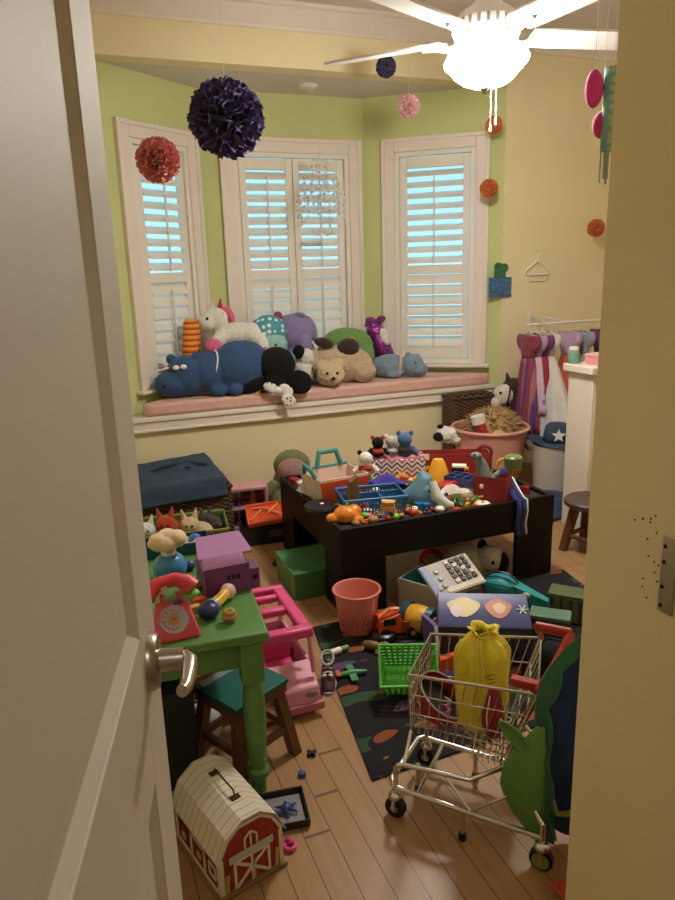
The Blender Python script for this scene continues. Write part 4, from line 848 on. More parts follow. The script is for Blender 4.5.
# ================================================================ back left pile
t=wicker_box('wicker_basket','wide dark brown wicker basket against the yellow wall under the denim bag',.22,.745,3.62,4.05,.27)
DBAG=mt('dark denim','#34495E',rough=.85,var=.25,vs=12,bump=.5,bs=180)
t=Thing('denim_bag','dark blue denim bag lying flat on the wide wicker basket','bag',(.485,3.835,.283),.05)
t.b('bag_body',DBAG,lambda m:(m.hexa([(-.27,-.20,-.005),(.25,-.20,-.005),(.25,.18,-.005),(-.27,.18,-.005),(-.24,-.18,.075),(.21,-.18,.07),(.20,.15,.10),(-.22,.15,.085)]),m.hexa([(-.25,-.255,-.06),(.23,-.255,-.055),(.23,-.222,-.055),(-.25,-.222,-.06),(-.25,-.235,.05),(.22,-.235,.05),(.22,-.17,.06),(-.25,-.17,.06)]),m.ball((-.2,-.1,.07),(.07,.09,.04)),m.ball((.02,.02,.085),(.16,.09,.035))),remesh=.011,smooth=9,disp=.013,dscale=.08)
t.b('pocket_flap',DBAG,lambda m:m.box((.02,-.20,.035),(.30,.012,.05),(-30,0,0)),bev=.004); t.b('buckle',DKP,lambda m:m.box((.04,-.13,.098),(.03,.02,.008))); t.b('strap',DBAG,lambda m:m.tube([(-.26,-.05,.06),(-.18,-.1,.10),(-.05,-.06,.112),(.06,-.03,.105),(.16,-.08,.09)],.012,8))
# pink clear display box
t=PX('pink_doll_case','clear pink framed toy case with small dolls beside the denim bag','toy case',249,528,0,turn=6)
S_=40
t.b('back_panel',plastic('dark rose plastic','#8E3450'),lambda m:m.box((0,16,22),(38,1.5,42))); t.b('frame',plastic('pale pink frame','#D89AA0'),lambda m:[m.bx(a,b_) for a,b_ in (((-20,-8,0),(-17,16,44)),((17,-8,0),(20,16,44)),((-17,-8,41),(17,16,44)),((-17,-8,0),(17,16,3)),((-17,-8,22),(17,16,23.5)))],bev=.002)
t.b('clear_front',GLASS,lambda m:m.box((0,-8.4,22),(39,.5,43)))
for (dx,z,c_) in ((-9,3,'#B0486E'),(2,3,'#7A3A6E'),(11,3,'#C86A58'),(-8,23.5,'#6E3A8E'),(6,23.5,'#C04A6A')):
    d=ON('case_doll',f'small doll in a {dict([("#B0486E","rose"),("#7A3A6E","plum"),("#C86A58","coral"),("#6E3A8E","violet"),("#C04A6A","crimson pink")])[c_]} dress inside the pink toy case','doll',249,528,0); d.o.location=t.o.matrix_basis@V((dx*t.S,4*t.S,z*t.S)) if False else (t.loc+Matrix.Rotation(t.o.rotation_euler.z,3,'Z')@V((dx*t.S,4*t.S,z*t.S))); d.o.rotation_euler=t.o.rotation_euler; d.S=t.S
    d.b('dress',plastic('doll '+c_,c_),lambda m:m.lathe([(.0001,0),(4.5,0),(2,8),(2.4,11),(.0001,11.5)],n=16)); d.b('head',mt('doll skin','#D9A98C'),lambda m:m.ball((0,0,13.4),(2.2,2.2,2.5),n=12)); d.b('hair',DBR,lambda m:m.ball((0,.7,14.2),(2.4,2.2,2.2),n=12))
# black bin with orange tray
t=PX('black_storage_bin','low black open bin on the floor left of the play table','bin',266,544,0,turn=8)
t.b('bin_body',DKP,lambda m:m.tray((0,16,0),(44,34,21),1.4,flare=1.03),bev=.002); t.b('label_strip',mt('grey marking','#4A4846'),lambda m:m.box((10,-1.9,11),(14,.4,7)))
t=PX('orange_toy_tray','orange plastic drawer tray tilted on the black bin','tray',266,544,0,turn=4,loc=G(266,544)+V((.015,.01,.116)))
t.o.rotation_euler=(math.radians(14),math.radians(-4),t.o.rotation_euler.z)
t.b('tray_body',ORG,lambda m:m.tray((0,12,0),(37,34,5),1.2,flare=1.06),bev=.003); t.b('divider',plastic('pale orange plastic','#EC8A5A'),lambda m:(m.tube([(-16,2,3),(-4,16,5),(2,10,4),(14,24,5)],1.2,8))); t.b('divider',plastic('pale orange plastic'),lambda m:m.tube([(-13,24,3),(0,21,4),(14,6,4)],1.2,8))
# olive plush doll slumped behind the table
OLV=fuzzy('olive green plush','#7C7C56'); MAUV=fuzzy('mauve plush','#A9827C')
t=PX('olive_plush_doll','olive green plush doll with mauve face slumped against the wall','plush toy',286,520,0,loc=(1.12,3.80,0)); t.S*=.92
t.b('body',OLV,lambda m:(m.ball((0,0,16),(24,18,18)),m.ball((2,0,38),(18,14,16)),m.tube([(-14,-6,36),(-26,-12,26),(-30,-14,14)],[6,6,5],10),m.tube([(10,-8,30),(0,-18,22),(-8,-22,16)],[6,6,5],10)),remesh=.008)
t.b('head',MAUV,lambda m:m.ball((5,-6,50),(16,13,13)),disp=.006); t.b('hood',OLV,lambda m:m.ball((5,4,52),(20,14,18)),disp=.01); t.b('arm',OLV,lambda m:m.tube([(18,-6,40),(26,-10,30),(20,-16,22)],[5,5,4],10))
# green edged bin with soft toys
t=PX('green_rimmed_bin','olive green rimmed open bin full of soft toys before the wicker basket','bin',182,552,0,loc=(.425,3.33,0))
w_=.42
t.S=1.
t.b('bin_body',plastic('olive green plastic','#5E6A34'),lambda m:m.tray((0,0,0),(w_,.28,.20),.008,flare=1.04),bev=.003); t.b('rim',plastic('light olive plastic','#8A9448'),lambda m:m.tube([(-w_*.52,-.146,.2),(w_*.52,-.146,.2),(w_*.52,.146,.2),(-w_*.52,.146,.2)],.007,8,closed=True))
def pile_plush(name,label,x,y,z,col,k,kind):
    p=Thing(name,label,'plush toy',(x,y,z),-.2,k)
    p.b('body',col,lambda m:(m.ball((0,0,.045),(.06,.05,.05)),m.ball((-.04,-.03,.09),(.045,.04,.042)),m.tube([(.03,-.03,.05),(.06,-.07,.04)],[.02,.018],8)),remesh=.006)
    p.b('ear',col,lambda m:m.cyl((-.06,-.02,.115),(-.075,-.02,.165),.016,.003,10)); p.b('ear',col,lambda m:m.cyl((-.02,-.02,.12),(-.01,-.02,.165),.016,.003,10)); p.b('eye',EYE,lambda m:m.ball((-.055,-.068,.1),.005,n=8)); p.b('eye',EYE,lambda m:m.ball((-.03,-.068,.1),.005,n=8))
pile_plush('plush_fox','rust orange plush fox with pointed ears in the green rimmed bin',0.40,3.33,.11,fuzzy('rust orange plush','#B8482A'),1.15,0)
pile_plush('plush_rabbit','cream plush rabbit lying in the green rimmed bin',.51,3.31,.10,CREAM,1.1,0)
pile_plush('plush_mouse','dark grey plush mouse at the right of the green rimmed bin',.585,3.36,.13,fuzzy('dark grey plush','#4A4844'),.8,0)
pile_plush('plush_cat','off white plush cat at the left of the green rimmed bin',.30,3.33,.11,WPL,1.,0)
# little things by the olive doll
t=PX('small_floor_toy','tiny black and yellow toy on bare floor beside the green bin','toy',276,566,0); t.b('body',DKP,lambda m:m.ball((0,0,3),(4,3,3))); t.b('wing',plastic('olive yellow','#8E8A3A'),lambda m:m.box((-2,2,6.5),(8,3,1.5),(0,20,20)))
# green translucent bin
t=Thing('green_clear_bin','translucent green plastic shoe bin half under the play table','bin',(.905,2.815,0))
GCL=mt('translucent green plastic','#5C9C60',rough=.25,trans=.35,var=.05)
t.b('bin_body',GCL,lambda m:m.tray((0,0,0),(.215,.27,.118),.005,flare=1.04),bev=.004); t.b('lid',GCL,lambda m:m.box((0,0,.124),(.232,.288,.01)),bev=.004)
t.b('contents',mt('dark toys','#2E5A34'),lambda m:m.box((0,0,.04),(.19,.24,.06)),bev=.01)
# ================================================================ green child table and what stands on it
GT=painted('green table paint','#5C8A48',rough=.45)
TF=V((.394,1.573,0)); ta=math.radians(-5); RT=Matrix.Rotation(ta,3,'Z'); TW,TD,TZ=.56,.60,.50
t=Thing('green_play_table','small green painted wooden child table with turned legs by the door','table',TF+RT@V((-TW/2,TD/2,0)),ta)
t.b('table_top',GT,lambda m:m.box((0,0,TZ-.014),(TW,TD,.028)),bev=.006)
ax_,ay_=TW/2-.045,TD/2-.045
for y in (-1,1): t.b('apron',GT,lambda m:m.box((0,y*ay_,TZ-.068),(TW-.14,.02,.08)))
for x in (-1,1): t.b('apron',GT,lambda m:m.box((x*ax_,0,TZ-.068),(.02,TD-.14,.08)))
for x in (-1,1):
    for y in (-1,1):
        def leg(m):
            m.box((x*ax_,y*ay_,TZ-.088),(.058,.058,.12))
            m.lathe([(.0001,0),(.019,0),(.021,.01),(.020,.05),(.030,.058),(.031,.075),(.024,.085),(.027,.16),(.031,.24),(.028,.31),(.023,.335),(.030,.345),(.031,.356),(.0001,.357)],(x*ax_,y*ay_,0),24)
        t.b('leg',GT,leg,angle=30)
def OT_(name,label,cat,px,py,turn=0.,group=None): return PX(name,label,cat,px,py,TZ,group,turn)
# rotary phone
PHP=plastic('coral pink plastic','#DC4F66'); PHR=plastic('watermelon red plastic','#D8404C')
t=OT_('toy_rotary_phone','pink toy rotary telephone at the near left of the green table','toy phone',177,641,turn=6)
t.b('phone_body',PHP,lambda m:m.hexa([(-25,-2,0),(25,-2,0),(22,30,0),(-21,30,0),(-24,-1,6),(24,-1,6),(17,24,34),(-16,24,34)]),bev=.006)
n_=V((0,-28,25)).normalized(); ctr=V((0,10.5,18.6)); u_=V((1,0,0)); v_=n_.cross(u_)*-1
if v_.z<0: v_=-v_
def disc(m,c,r0,r1,h,n=32):
    vs=[];fs=[]
    for (r,hh) in ((r0,0),(r1,0),(r1,h),(r0,h)):
        for k in range(n): a=2*PI*k/n; vs.append(c+u_*(r*math.cos(a))+v_*(r*math.sin(a))+n_*hh)
    for q in range(4):
        for k in range(n): fs.append((q*n+k,q*n+(k+1)%n,((q+1)%4)*n+(k+1)%n,((q+1)%4)*n+k))
    m.add(vs,fs)
t.b('dial_plate',mt('grey blue dial','#A9AEB4'),lambda m:disc(m,ctr,.1,14.5,1.2)); dl=t.b('dial_centre',plastic('tan sticker','#B98A4A'),lambda m:disc(m,ctr,.1,5.5,2.))
t.b('heart',PHP,lambda m:m.ball(ctr+n_*2,(2.4,1.2,2.2)),dl)
for k in range(10): a=math.radians(40+28*k); t.b('finger_hole',plastic('hole pink','#E59AA8'),lambda m:m.ball(ctr+u_*(10*math.cos(a))+v_*(10*math.sin(a))+n_*1.2,(2.1,1.4,2.1),n=10))
t.b('sticker',plastic('violet sticker','#5E3A7E'),lambda m:m.ball(ctr+u_*7+v_*16+n_*.3,(5,1.5,4.2)))
for s_ in (-1,1): t.b('cradle',PHP,lambda m:m.box((s_*8,27,37),(5,8,8)),bev=.003)
t.b('handset',PHR,lambda m:m.tube([(-24,22,41),(-19,25,47),(-7,27,53),(7,27,54),(17,25,50),(22,22,44)],[10,9,7,7,9,10.5],16),remesh=0)
t.b('earpiece',GRNP,lambda m:m.ball((22,20,39),(8,7,4))); t.b('cream_sticker',mt('cream paper'),lambda m:m.box((-9,20.6,47),(14,.8,7),(20,-16,0)))
# microphone
t=OT_('toy_microphone','yellow and navy toy microphone lying on the green table','toy microphone',218,610)
A=V((-9,-14,8)); B_=V((10,19,9)); ax=(B_-A).normalized()
t.b('handle',plastic('sunny yellow','#E6BE3A'),lambda m:lathe_z(m,[(5.5,0),(6,.1),(5.4,.6),(6,1)],A+ax*8,B_)); t.b('head',plastic('navy blue plastic','#1F2F6A'),lambda m:m.ball(A,(11,11,8.5))); t.b('collar',plastic('pale blue plastic','#8EA8C8'),lambda m:m.cyl(A+ax*7,A+ax*10,7.5)); t.b('knob',plastic('pale pink plastic','#E8B8BE'),lambda m:m.ball(B_+ax*3,(8.2,8.2,8)))
for k in range(3): t.b('button',REDP,lambda m:m.ball(A+ax*(14+5*k)+V((0,-2,5.2)),1.2,n=8))
t=OT_('yellow_spinner_ball','small gold and grey striped ball beside the toy microphone','ball',230,622); t.b('ball_body',band_mat('gold ball stripes',[('#D8A63A',.5),('#8E8A80',.2),('#C25A3A',.3)],2,.016,.4),lambda m:m.ball((0,0,7.5),7.5,n=24)); t.b('cap',GRNP,lambda m:m.ball((1,-1,14),(3.4,3.4,1.6)))
# blue bottle with puffy cream top
t=OT_('puffy_top_bottle','blue round toy bottle with puffy cream cap on the green table','toy bottle',171,577)
t.b('glass_body',plastic('sky blue plastic','#3F8EC0',rough=.25),lambda m:m.lathe([(.0001,0),(11,0),(16,5),(17,13),(13,21),(8,25),(.0001,25)],n=28)); t.b('neck',WHP,lambda m:m.lathe([(7.5,24),(7.5,33),(.0001,34)],n=24))
t.b('puffy_cap',plastic('cream vinyl','#EBD3B4',rough=.5),lambda m:(m.ball((-8,0,38),(11,10,9.5)),m.ball((9,0,40),(10,10,9)),m.ball((0,4,42),(10,9,8)),m.ball((0,-5,36),(9,8,8))),remesh=.003,smooth=2)
# purple doll house
PUR=plastic('grape plastic','#7E4488'); PUL=plastic('orchid plastic','#B682BC')
t=OT_('purple_toy_house','purple toy house with orchid roof at the back right of the table','toy house',231,592,turn=14)
t.b('front_wall',PUR,lambda m:m.bx((-26,-3,0),(20,2,30)),bev=.002); t.b('side_wall',PUR,lambda m:m.bx((20,-3,0),(30,22,22)),bev=.002); t.b('back_body',PUR,lambda m:m.bx((-26,2,0),(19.5,34,30)),bev=.002)
t.b('ledge',PUL,lambda m:m.hexa([(-28,-6,30),(16,-6,30),(16,4,30),(-28,4,30),(-26,-3,35),(14,-3,35),(14,4,40),(-26,4,40)]),bev=.002)
t.b('roof',PUL,lambda m:m.hexa([(-30,4,36),(26,4,36),(22,36,46),(-24,36,46),(-30,4,39),(26,4,39),(22,36,50),(-24,36,50)]),bev=.002)
for dx in (-2,3,8): t.b('window_slot',DKP,lambda m:m.box((dx,-3.2,17),(3.4,.8,5)))
t.b('window_slot',DKP,lambda m:m.box((25,-3.2,13),(5,.8,5)))
# teal dish box with small items
t=OT_('teal_open_box','dark teal open box with small white toys at the table back left','box',176,566,turn=3)
t.o.location=G(172,556,TZ)
t.b('box_body',plastic('dark teal plastic','#1F4E5E'),lambda m:m.tray((6,12,0),(64,30,13),1.2,flare=1.08),bev=.003)
for (x,y,c_,n2,lb) in ((-16,8,WHP,'toy_block','small white toy block left in the dark teal box'),(0,14,REDP,'toy_block','small red toy block in the dark teal box'),(16,10,WHP,'toy_bowl','small white toy bowl at the right of the dark teal box'),(26,16,BLUP,'toy_ball','small blue ball at the right end of the dark teal box')):
    q=Thing(n2,lb,'toy',t.loc,0,t.S); q.o.location=G(172,556,TZ)+Matrix.Rotation(t.o.rotation_euler.z,3,'Z')@V((x*t.S,y*t.S,1.4*t.S)); q.o.rotation_euler=(0,0,.5)
    if n2=='toy_block': q.b('block_body',c_,lambda m:m.box((0,0,7),(11,11,14)),bev=.002)
    elif n2=='toy_bowl': q.b('bowl_body',c_,lambda m:m.cup([(5,0),(9,6),(10,10)],.9)); q.b('foot_ring',c_,lambda m:m.lathe([(4,0),(5,.0),(5,1)],n=16))
    else: q.b('ball_body',c_,lambda m:m.ball((0,0,7),7))
for (px,py,cn,cm,k) in ((196,592,'brown',mt('brown card'),'box'),(203,578,'green',GRNP,'ball'),(212,585,'pink',PNKP,'ball'),(199,604,'orange',ORG,'box'),(194,612,'tan',mt('bread crust'),'box'),(190,570,'dark blue',plastic('navy plastic'),'ball')):
    q=OT_('small_'+('toy_block' if k=='box' else 'toy_ball'),f'small {cn} toy {"block" if k=="box" else "ball"} between the pink phone and the purple house','toy',px,py,turn=20)
    if k=='box': q.b('block_body',cm,lambda m:m.box((0,0,3.5),(13,8,7)),bev=.002)
    else: q.b('ball_body',cm,lambda m:m.ball((0,0,5),(6,5.5,5)))
# ================================================================ under and beside the green table
t=Thing('step_stool','brown wooden step stool with a dark teal top under the green table','stool',(.352,1.775,0),math.radians(28))
TTOP=mt('teal rubber top','#0B5F54',rough=.5,var=.06)
t.b('seat',TTOP,lambda m:m.box((0,0,.243),(.20,.19,.014)),bev=.003); t.b('seat_frame',WOODB,lambda m:m.box((0,0,.222),(.19,.18,.028)))
t.b('silver_edge',mt('silver fleck','#9AA6AA',metal=.5),lambda m:m.box((-.03,.075,.2512),(.11,.028,.002)))
for x in (-1,1):
    for y in (-1,1): t.b('leg',WOODB,lambda m:m.hexa([(x*.105+a,y*.10+b_,0) for a,b_ in ((-.016,-.016),(.016,-.016),(.016,.016),(-.016,.016))]+[(x*.075+a,y*.07+b_,.21) for a,b_ in ((-.016,-.016),(.016,-.016),(.016,.016),(-.016,.016))]),bev=.003)
for x in (-1,1): t.b('stretcher',WOODB,lambda m:m.box((x*.092,0,.10),(.014,.17,.022)))
for y in (-1,1): t.b('stretcher',WOODB,lambda m:m.box((0,y*.088,.09),(.17,.014,.022)))
t=Thing('dark_file_box','tall dark green box standing on the floor below the door handle','box',(.125,1.80,0),-.06)
t.b('box_body',mt('dark green card','#232A20',rough=.6,var=.2,vs=8),lambda m:m.tray((0,0,0),(.18,.17,.29),.006),bev=.003); t.b('lid',mt('black card','#14120F'),lambda m:m.box((0,0,.296),(.19,.18,.012)),bev=.003)
t=Thing('white_plastic_bag','crumpled white plastic bag on the floor behind the toy barn','bag',(.25,1.90,0)); t.b('bag_body',mt('white plastic film','#C9CCD2',rough=.4),lambda m:m.ball((0,0,.06),(.06,.05,.065),jit=.12))
t=Thing('brown_cardboard_box','small brown cardboard box deep under the green table','box',(.30,2.06,0),.3); t.b('box_body',mt('corrugated card','#A9793F'),lambda m:m.tray((0,0,0),(.16,.12,.09),.004)); t.b('flap',mt('corrugated card'),lambda m:m.box((0,-.09,.09),(.15,.06,.003),(25,0,0)))
# pink camper
P1=plastic('hot pink plastic','#E04A86'); P2=plastic('pale pink plastic body','#E39AB0')
cx0,cx1,cy0,cy1=.445,.635,1.945,2.31; ch=.275
t=Thing('pink_toy_camper','pink toy camper van with open roof frame right of the green table','toy van',((cx0+cx1)/2,(cy0+cy1)/2,0))
t.w('roof_frame',P1,lambda m:[m.bx(a,b_) for a,b_ in (((cx0,cy0,ch-.035),(cx1,cy0+.042,ch)),((cx0,cy1-.03,ch-.03),(cx1,cy1,ch)),((cx0,cy0+.042,ch-.03),(cx0+.025,cy1-.03,ch)),((cx1-.042,cy0+.042,ch-.03),(cx1,cy1-.03,ch)),((cx0+.025,cy0+.165,ch-.028),(cx1-.042,cy0+.20,ch)),((cx0+.025,cy0+.27,ch-.028),(cx1-.042,cy0+.295,ch)))],bev=.008)
for x in (cx0+.012,cx1-.012):
    t.w('window_post',plastic('pale pink plastic body'),lambda m:m.tube([(x,cy0+.015,ch-.02),(x,cy0-.02,.13)],.009,8)); t.w('window_post',plastic('pale pink plastic body'),lambda m:m.tube([(x,cy1-.012,ch-.02),(x,cy1-.012,.13)],.009,8))
    t.w('window_post',P1,lambda m:m.tube([(x,cy0+.17,ch-.02),(x,cy0+.17,.13)],.009,8))
t.w('lower_body',P2,lambda m:(m.bx((cx0,cy0+.06,.03),(cx0+.012,cy1,.135)),m.bx((cx1-.012,cy0+.06,.03),(cx1,cy1,.135)),m.bx((cx0,cy1-.012,.03),(cx1,cy1,.135)),m.bx((cx0,cy0+.06,.03),(cx1,cy1,.042))),bev=.004)
t.w('hood',P2,lambda m:m.hexa([(cx0,cy0-.06,.03),(cx1,cy0-.06,.03),(cx1,cy0+.06,.03),(cx0,cy0+.06,.03),(cx0+.008,cy0-.055,.10),(cx1-.008,cy0-.055,.10),(cx1,cy0+.06,.135),(cx0,cy0+.06,.135)]),bev=.008)
for x in (cx0+.035,cx1-.035): t.w('headlight',mt('grey lens','#8A7A80',rough=.2),lambda m:m.ball((x,cy0-.058,.078),(.02,.007,.013)))
t.w('bumper',plastic('dusty rose plastic','#B7667E'),lambda m:m.bx((cx0-.004,cy0-.072,.022),(cx1+.004,cy0-.058,.05)),bev=.004)
for x in (cx0-.004,cx1+.004):
    for y in (cy0+.02,cy1-.07): 
        wq=t.w('wheel',mt('plum rubber','#5E2A44'),lambda m:m.cyl((x-.011,y,.034),(x+.011,y,.034),.034,n=24)); t.w('hubcap',WHP,lambda m:m.cyl((x-.0125,y,.034),(x+.0125,y,.034),.014,n=16),wq)
t.w('seat',P1,lambda m:(m.bx((cx0+.03,cy0+.10,.042),(cx1-.04,cy0+.16,.10)),m.bx((cx0+.03,cy0+.15,.10),(cx1-.04,cy0+.165,.17))),bev=.006); t.w('inner_shelf',plastic('rose plastic','#B23A6A'),lambda m:m.bx((cx0+.013,cy0+.20,.09),(cx1-.013,cy1-.013,.10)))
t.w('lever',plastic('pale pink plastic body'),lambda m:m.tube([(cx1-.07,cy0+.08,.235),(cx1-.02,cy0+.03,.17)],.006,8))
t=Thing('white_toy_chair','tiny white toy chair inside the pink camper','toy chair',(.52,2.045+.10,.042),.3,1.); t.b('seat',WHP,lambda m:m.box((0,0,.03),(.03,.03,.006))); t.b('backrest',WHP,lambda m:m.box((0,.014,.055),(.03,.005,.05)))
for x in (-1,1):
    for y in (-1,1): t.b('leg',WHP,lambda m:m.cyl((x*.012,y*.012,0),(x*.012,y*.012,.03),.003,n=8))
# sneaker
SHO=mt('maroon sneaker cloth','#4A1F28',rough=.5,var=.2)
p=G(325,694); t=Thing('child_sneaker','dark maroon sparkly child sneaker standing beside the pink camper','shoe',p+V((.028,.045,0)),math.radians(-20))
def shoe(m):
    st_=[(-.062,.020,.018,.020),(-.04,.028,.03,.034),(-.01,.029,.04,.046),(.02,.027,.05,.062),(.045,.026,.058,.075),(.062,.02,.06,.076)]
    n=16; vs=[];fs=[]
    for (y,wx,hz,top) in st_:
        for k in range(n): a=2*PI*k/n; vs.append((wx*math.cos(a)*(1 if math.sin(a)<0 else .85),y,max(.008,top/2+top/2*math.sin(a))))
    for i in range(len(st_)-1):
        for k in range(n): fs.append((i*n+k,i*n+(k+1)%n,(i+1)*n+(k+1)%n,(i+1)*n+k))
    fs.append(list(range(n))[::-1]); fs.append([(len(st_)-1)*n+k for k in range(n)]); m.add(vs,fs)
t.b('upper',SHO,shoe,sub=1); t.b('sole',mt('silver sole','#A9A4A2',rough=.4),lambda m:m.slab([(.03*math.cos(a)*(1 if math.sin(a)>-.3 else .95),.068*math.sin(a)) for a in [2*PI*k/24 for k in range(24)]],0,.012),bev=.002)
t.b('collar_ring',mt('silver sole'),lambda m:m.tube([V((.0,.03,.088))+V((.021*math.cos(a),.03*math.sin(a),.010*math.sin(a))) for a in [2*PI*k/20 for k in range(20)]],.005,6,closed=True)); t.b('opening',mt('black card'),lambda m:m.ball((0,.032,.085),(.018,.026,.006)))
t.b('lace_bow',mt('silver lace','#E0DCD8',metal=.3),lambda m:[m.tube([(-.016,-.012+k*.014,.055+k*.008),(0,-.014+k*.014,.062+k*.008),(.016,-.012+k*.014,.055+k*.008)],.003,6) for k in range(3)]+[m.ball((q*.012,-.024,.052),(.010,.006,.005),(0,q*20,0)) for q in (-1,1)])
# small things on the floor
p=G(302,776); t=Thing('blue_bottle_cap','small navy blue plastic cap on the floor by the stool leg','cap',p); t.b('cap_body',plastic('navy cap','#2A3A80'),lambda m:m.lathe([(.0001,0),(.011,0),(.012,.004),(.011,.012),(.0001,.013)],n=20)); t.b('cap_top',plastic('pale navy','#4658A0'),lambda m:m.lathe([(.0001,.013),(.007,.0135),(.0001,.0145)],n=16))
p=G(305,757); t=Thing('black_toy_cross','small black toy piece on the floor beside the stool leg','toy piece',p+V((.02,0,0)),.4); t.b('bar',DKP,lambda m:m.box((0,0,.006),(.03,.009,.012)),bev=.002); t.b('bar',DKP,lambda m:m.box((0,0,.0065),(.009,.03,.0125)),bev=.002)
p=G(290,848); t=Thing('pink_toy_ring','hot pink plastic ring lying on the floor right of the barn','toy ring',p,.3); t.b('ring_band',P1,lambda m:m.tube([tuple(q) for q in circ((0,0,.007),.013,22)],.0055,8,closed=True)); t.b('gem',plastic('magenta gem','#C0246A'),lambda m:m.ball((.002,.013,.014),(.008,.006,.006),n=10))
p=G(288,812); t=Thing('black_floor_tray','shallow black tray with a grey inside on the floor beside the barn','tray',p+V((-.02,.0,0)),math.radians(-8)); t.b('tray_body',DKP,lambda m:m.tray((0,0,0),(.135,.125,.024),.005,flare=1.03),bev=.002); t.b('liner',mt('grey liner','#8E8A80'),lambda m:m.box((0,0,.0065),(.118,.108,.002)))
q=Thing('blue_toy_star','navy blue spiky toy lying in the shallow black tray','toy',p+V((-.005,-.005,.008)),.4); q.b('core',plastic('navy plastic'),lambda m:m.ball((0,0,.012),(.016,.014,.011)))
for k in range(6): a=k*PI/3; q.b('spike',plastic('navy plastic'),lambda m:m.cyl((.01*math.cos(a),.01*math.sin(a),.011),(.032*math.cos(a),.032*math.sin(a),.006),.006,.002,8))
# barn lunch box
def boards(key,a,b_,n_,axis):
    m,nt,b=nodes(key); x=sep(nt,coord(nt)); f=math_(nt,'FRACT',math_(nt,'MULTIPLY',x[axis],n_)); g=noise(nt,25)
    c=mixc(nt,g,lin(a),tuple(q*.86 for q in lin(a)[:3])+(1,)); nt.links.new(mixc(nt,math_(nt,'LESS_THAN',f,.12),c,lin(b_)),b.inputs['Base Color']); b.inputs['Roughness'].default_value=.5; return m
BW,BLn,BH=.165,.235,.107
t=Thing('toy_barn','red and white toy barn with cream slatted roof and wire handle','toy barn',(.262,1.335,0),math.radians(16))
RBN=boards('red barn boards','#A93226','#7A2018',48,0); RBS=boards('red barn side boards','#A93226','#7A2018',48,1); ROOF=boards('cream roof boards','#E9DFC8','#B7A98C',42,1); TRIM_=mt('cream barn trim','#E3DCCB',var=.1)
GB=[(-BW/2,0),(BW/2,0),(BW/2,BH),(BW*.36,BH+.046),(.022,BH+.074),(-.022,BH+.074),(-BW*.36,BH+.046),(-BW/2,BH)]
t.b('barn_body',RBN,lambda m:m.prism(GB,.004,BLn-.004)); t.b('base_board',mt('brown barn base','#8A6A3A'),lambda m:m.bx((-BW/2-.008,-.008,0),(BW/2+.008,BLn+.008,.012)),bev=.002)
RO=[(-BW/2-.008,BH-.004),(-BW*.36-.006,BH+.051),(-.024,BH+.081),(.024,BH+.081),(BW*.36+.006,BH+.051),(BW/2+.008,BH-.004)]
t.b('roof',ROOF,lambda m:[m.add([(a[0],y,a[1]+dz) for y in (-.008,BLn+.008) for dz in (0,.005) for a in (RO[i],RO[i+1])],[(0,1,5,4),(2,6,7,3),(0,2,3,1),(4,5,7,6),(0,4,6,2),(1,3,7,5)]) for i in range(5)],angle=15)
hq=t.b('handle',mt('old brass','#5E5030',metal=.8,rough=.4),lambda m:m.tube([(0,BLn*.28,BH+.088),(0,BLn*.30,BH+.103),(0,BLn*.70,BH+.103),(0,BLn*.72,BH+.088)],.0022,8)); t.b('handle_plate',mt('old brass'),lambda m:m.bx((-.012,BLn*.24,BH+.084),(.012,BLn*.31,BH+.088)),hq); t.b('handle_plate',mt('old brass'),lambda m:m.bx((-.012,BLn*.69,BH+.084),(.012,BLn*.76,BH+.088)),hq)
def bar2(m,a,b_,w,y=.0015,th=.0025):
    a,b_=V((a[0],0,a[1])),V((b_[0],0,b_[1])); d=(b_-a).normalized(); s_=V((-d.z,0,d.x))*w/2
    m.add([p+V((0,yy,0)) for yy in (y,y-th) for p in (a+s_,b_+s_,b_-s_,a-s_)],[(0,1,2,3),(7,6,5,4),(0,4,5,1),(1,5,6,2),(2,6,7,3),(3,7,4,0)])
t.b('gable_trim',TRIM_,lambda m:[bar2(m,*q) for q in (((-BW/2+.004,.012),(-BW/2+.004,BH),.010),((BW/2-.004,.012),(BW/2-.004,BH),.010),((-BW/2,BH),(-BW*.36,BH+.044),.008),((BW/2,BH),(BW*.36,BH+.044),.008),((-BW*.36,BH+.044),(-.022,BH+.072),.008),((BW*.36,BH+.044),(.022,BH+.072),.008),((-.028,BH+.066),(.028,BH+.066),.008))])
t.b('barn_door',TRIM_,lambda m:[bar2(m,*q) for q in (((-.045,.012),(-.045,.084),.007),((.045,.012),(.045,.084),.007),((-.045,.084),(.045,.084),.007),((-.043,.014),(0,.05),.007),((.043,.014),(0,.05),.007),((-.043,.082),(0,.05),.007),((.043,.082),(0,.05),.007),((0,.012),(0,.084),.006))])
t.b('name_board',mt('grey sign','#C9C4BC'),lambda m:bar2(m,(-.058,.094),(.058,.094),.018)); t.b('loft_window',TRIM_,lambda m:[bar2(m,*q) for q in (((-.016,.106),(-.016,.132),.004),((.016,.106),(.016,.132),.004),((-.016,.132),(0,.146),.004),((.016,.132),(0,.146),.004),((0,.106),(0,.144),.004))])
mt('straw','#C9A24A')
for x in (-.068,.064,.002): t.b('hay_patch',mt('straw'),lambda m:bar2(m,(x,.012),(x+.004,.06),.010))
def side(m):
    for x in (-BW/2-.0015,):
        for (y0,y1,z0,z1) in ((.0,.012,.012,BH),(.075,.083,.012,.085),(.145,.153,.012,.085),(.075,.153,.078,.085),(BLn-.012,BLn,.012,BH),(.0,BLn,.012,.02),(.02,.026,.04,.075),(.05,.056,.04,.075),(.02,.056,.07,.075),(.02,.056,.04,.045)): m.bx((x-.001,y0,z0),(x+.002,y1,z1))
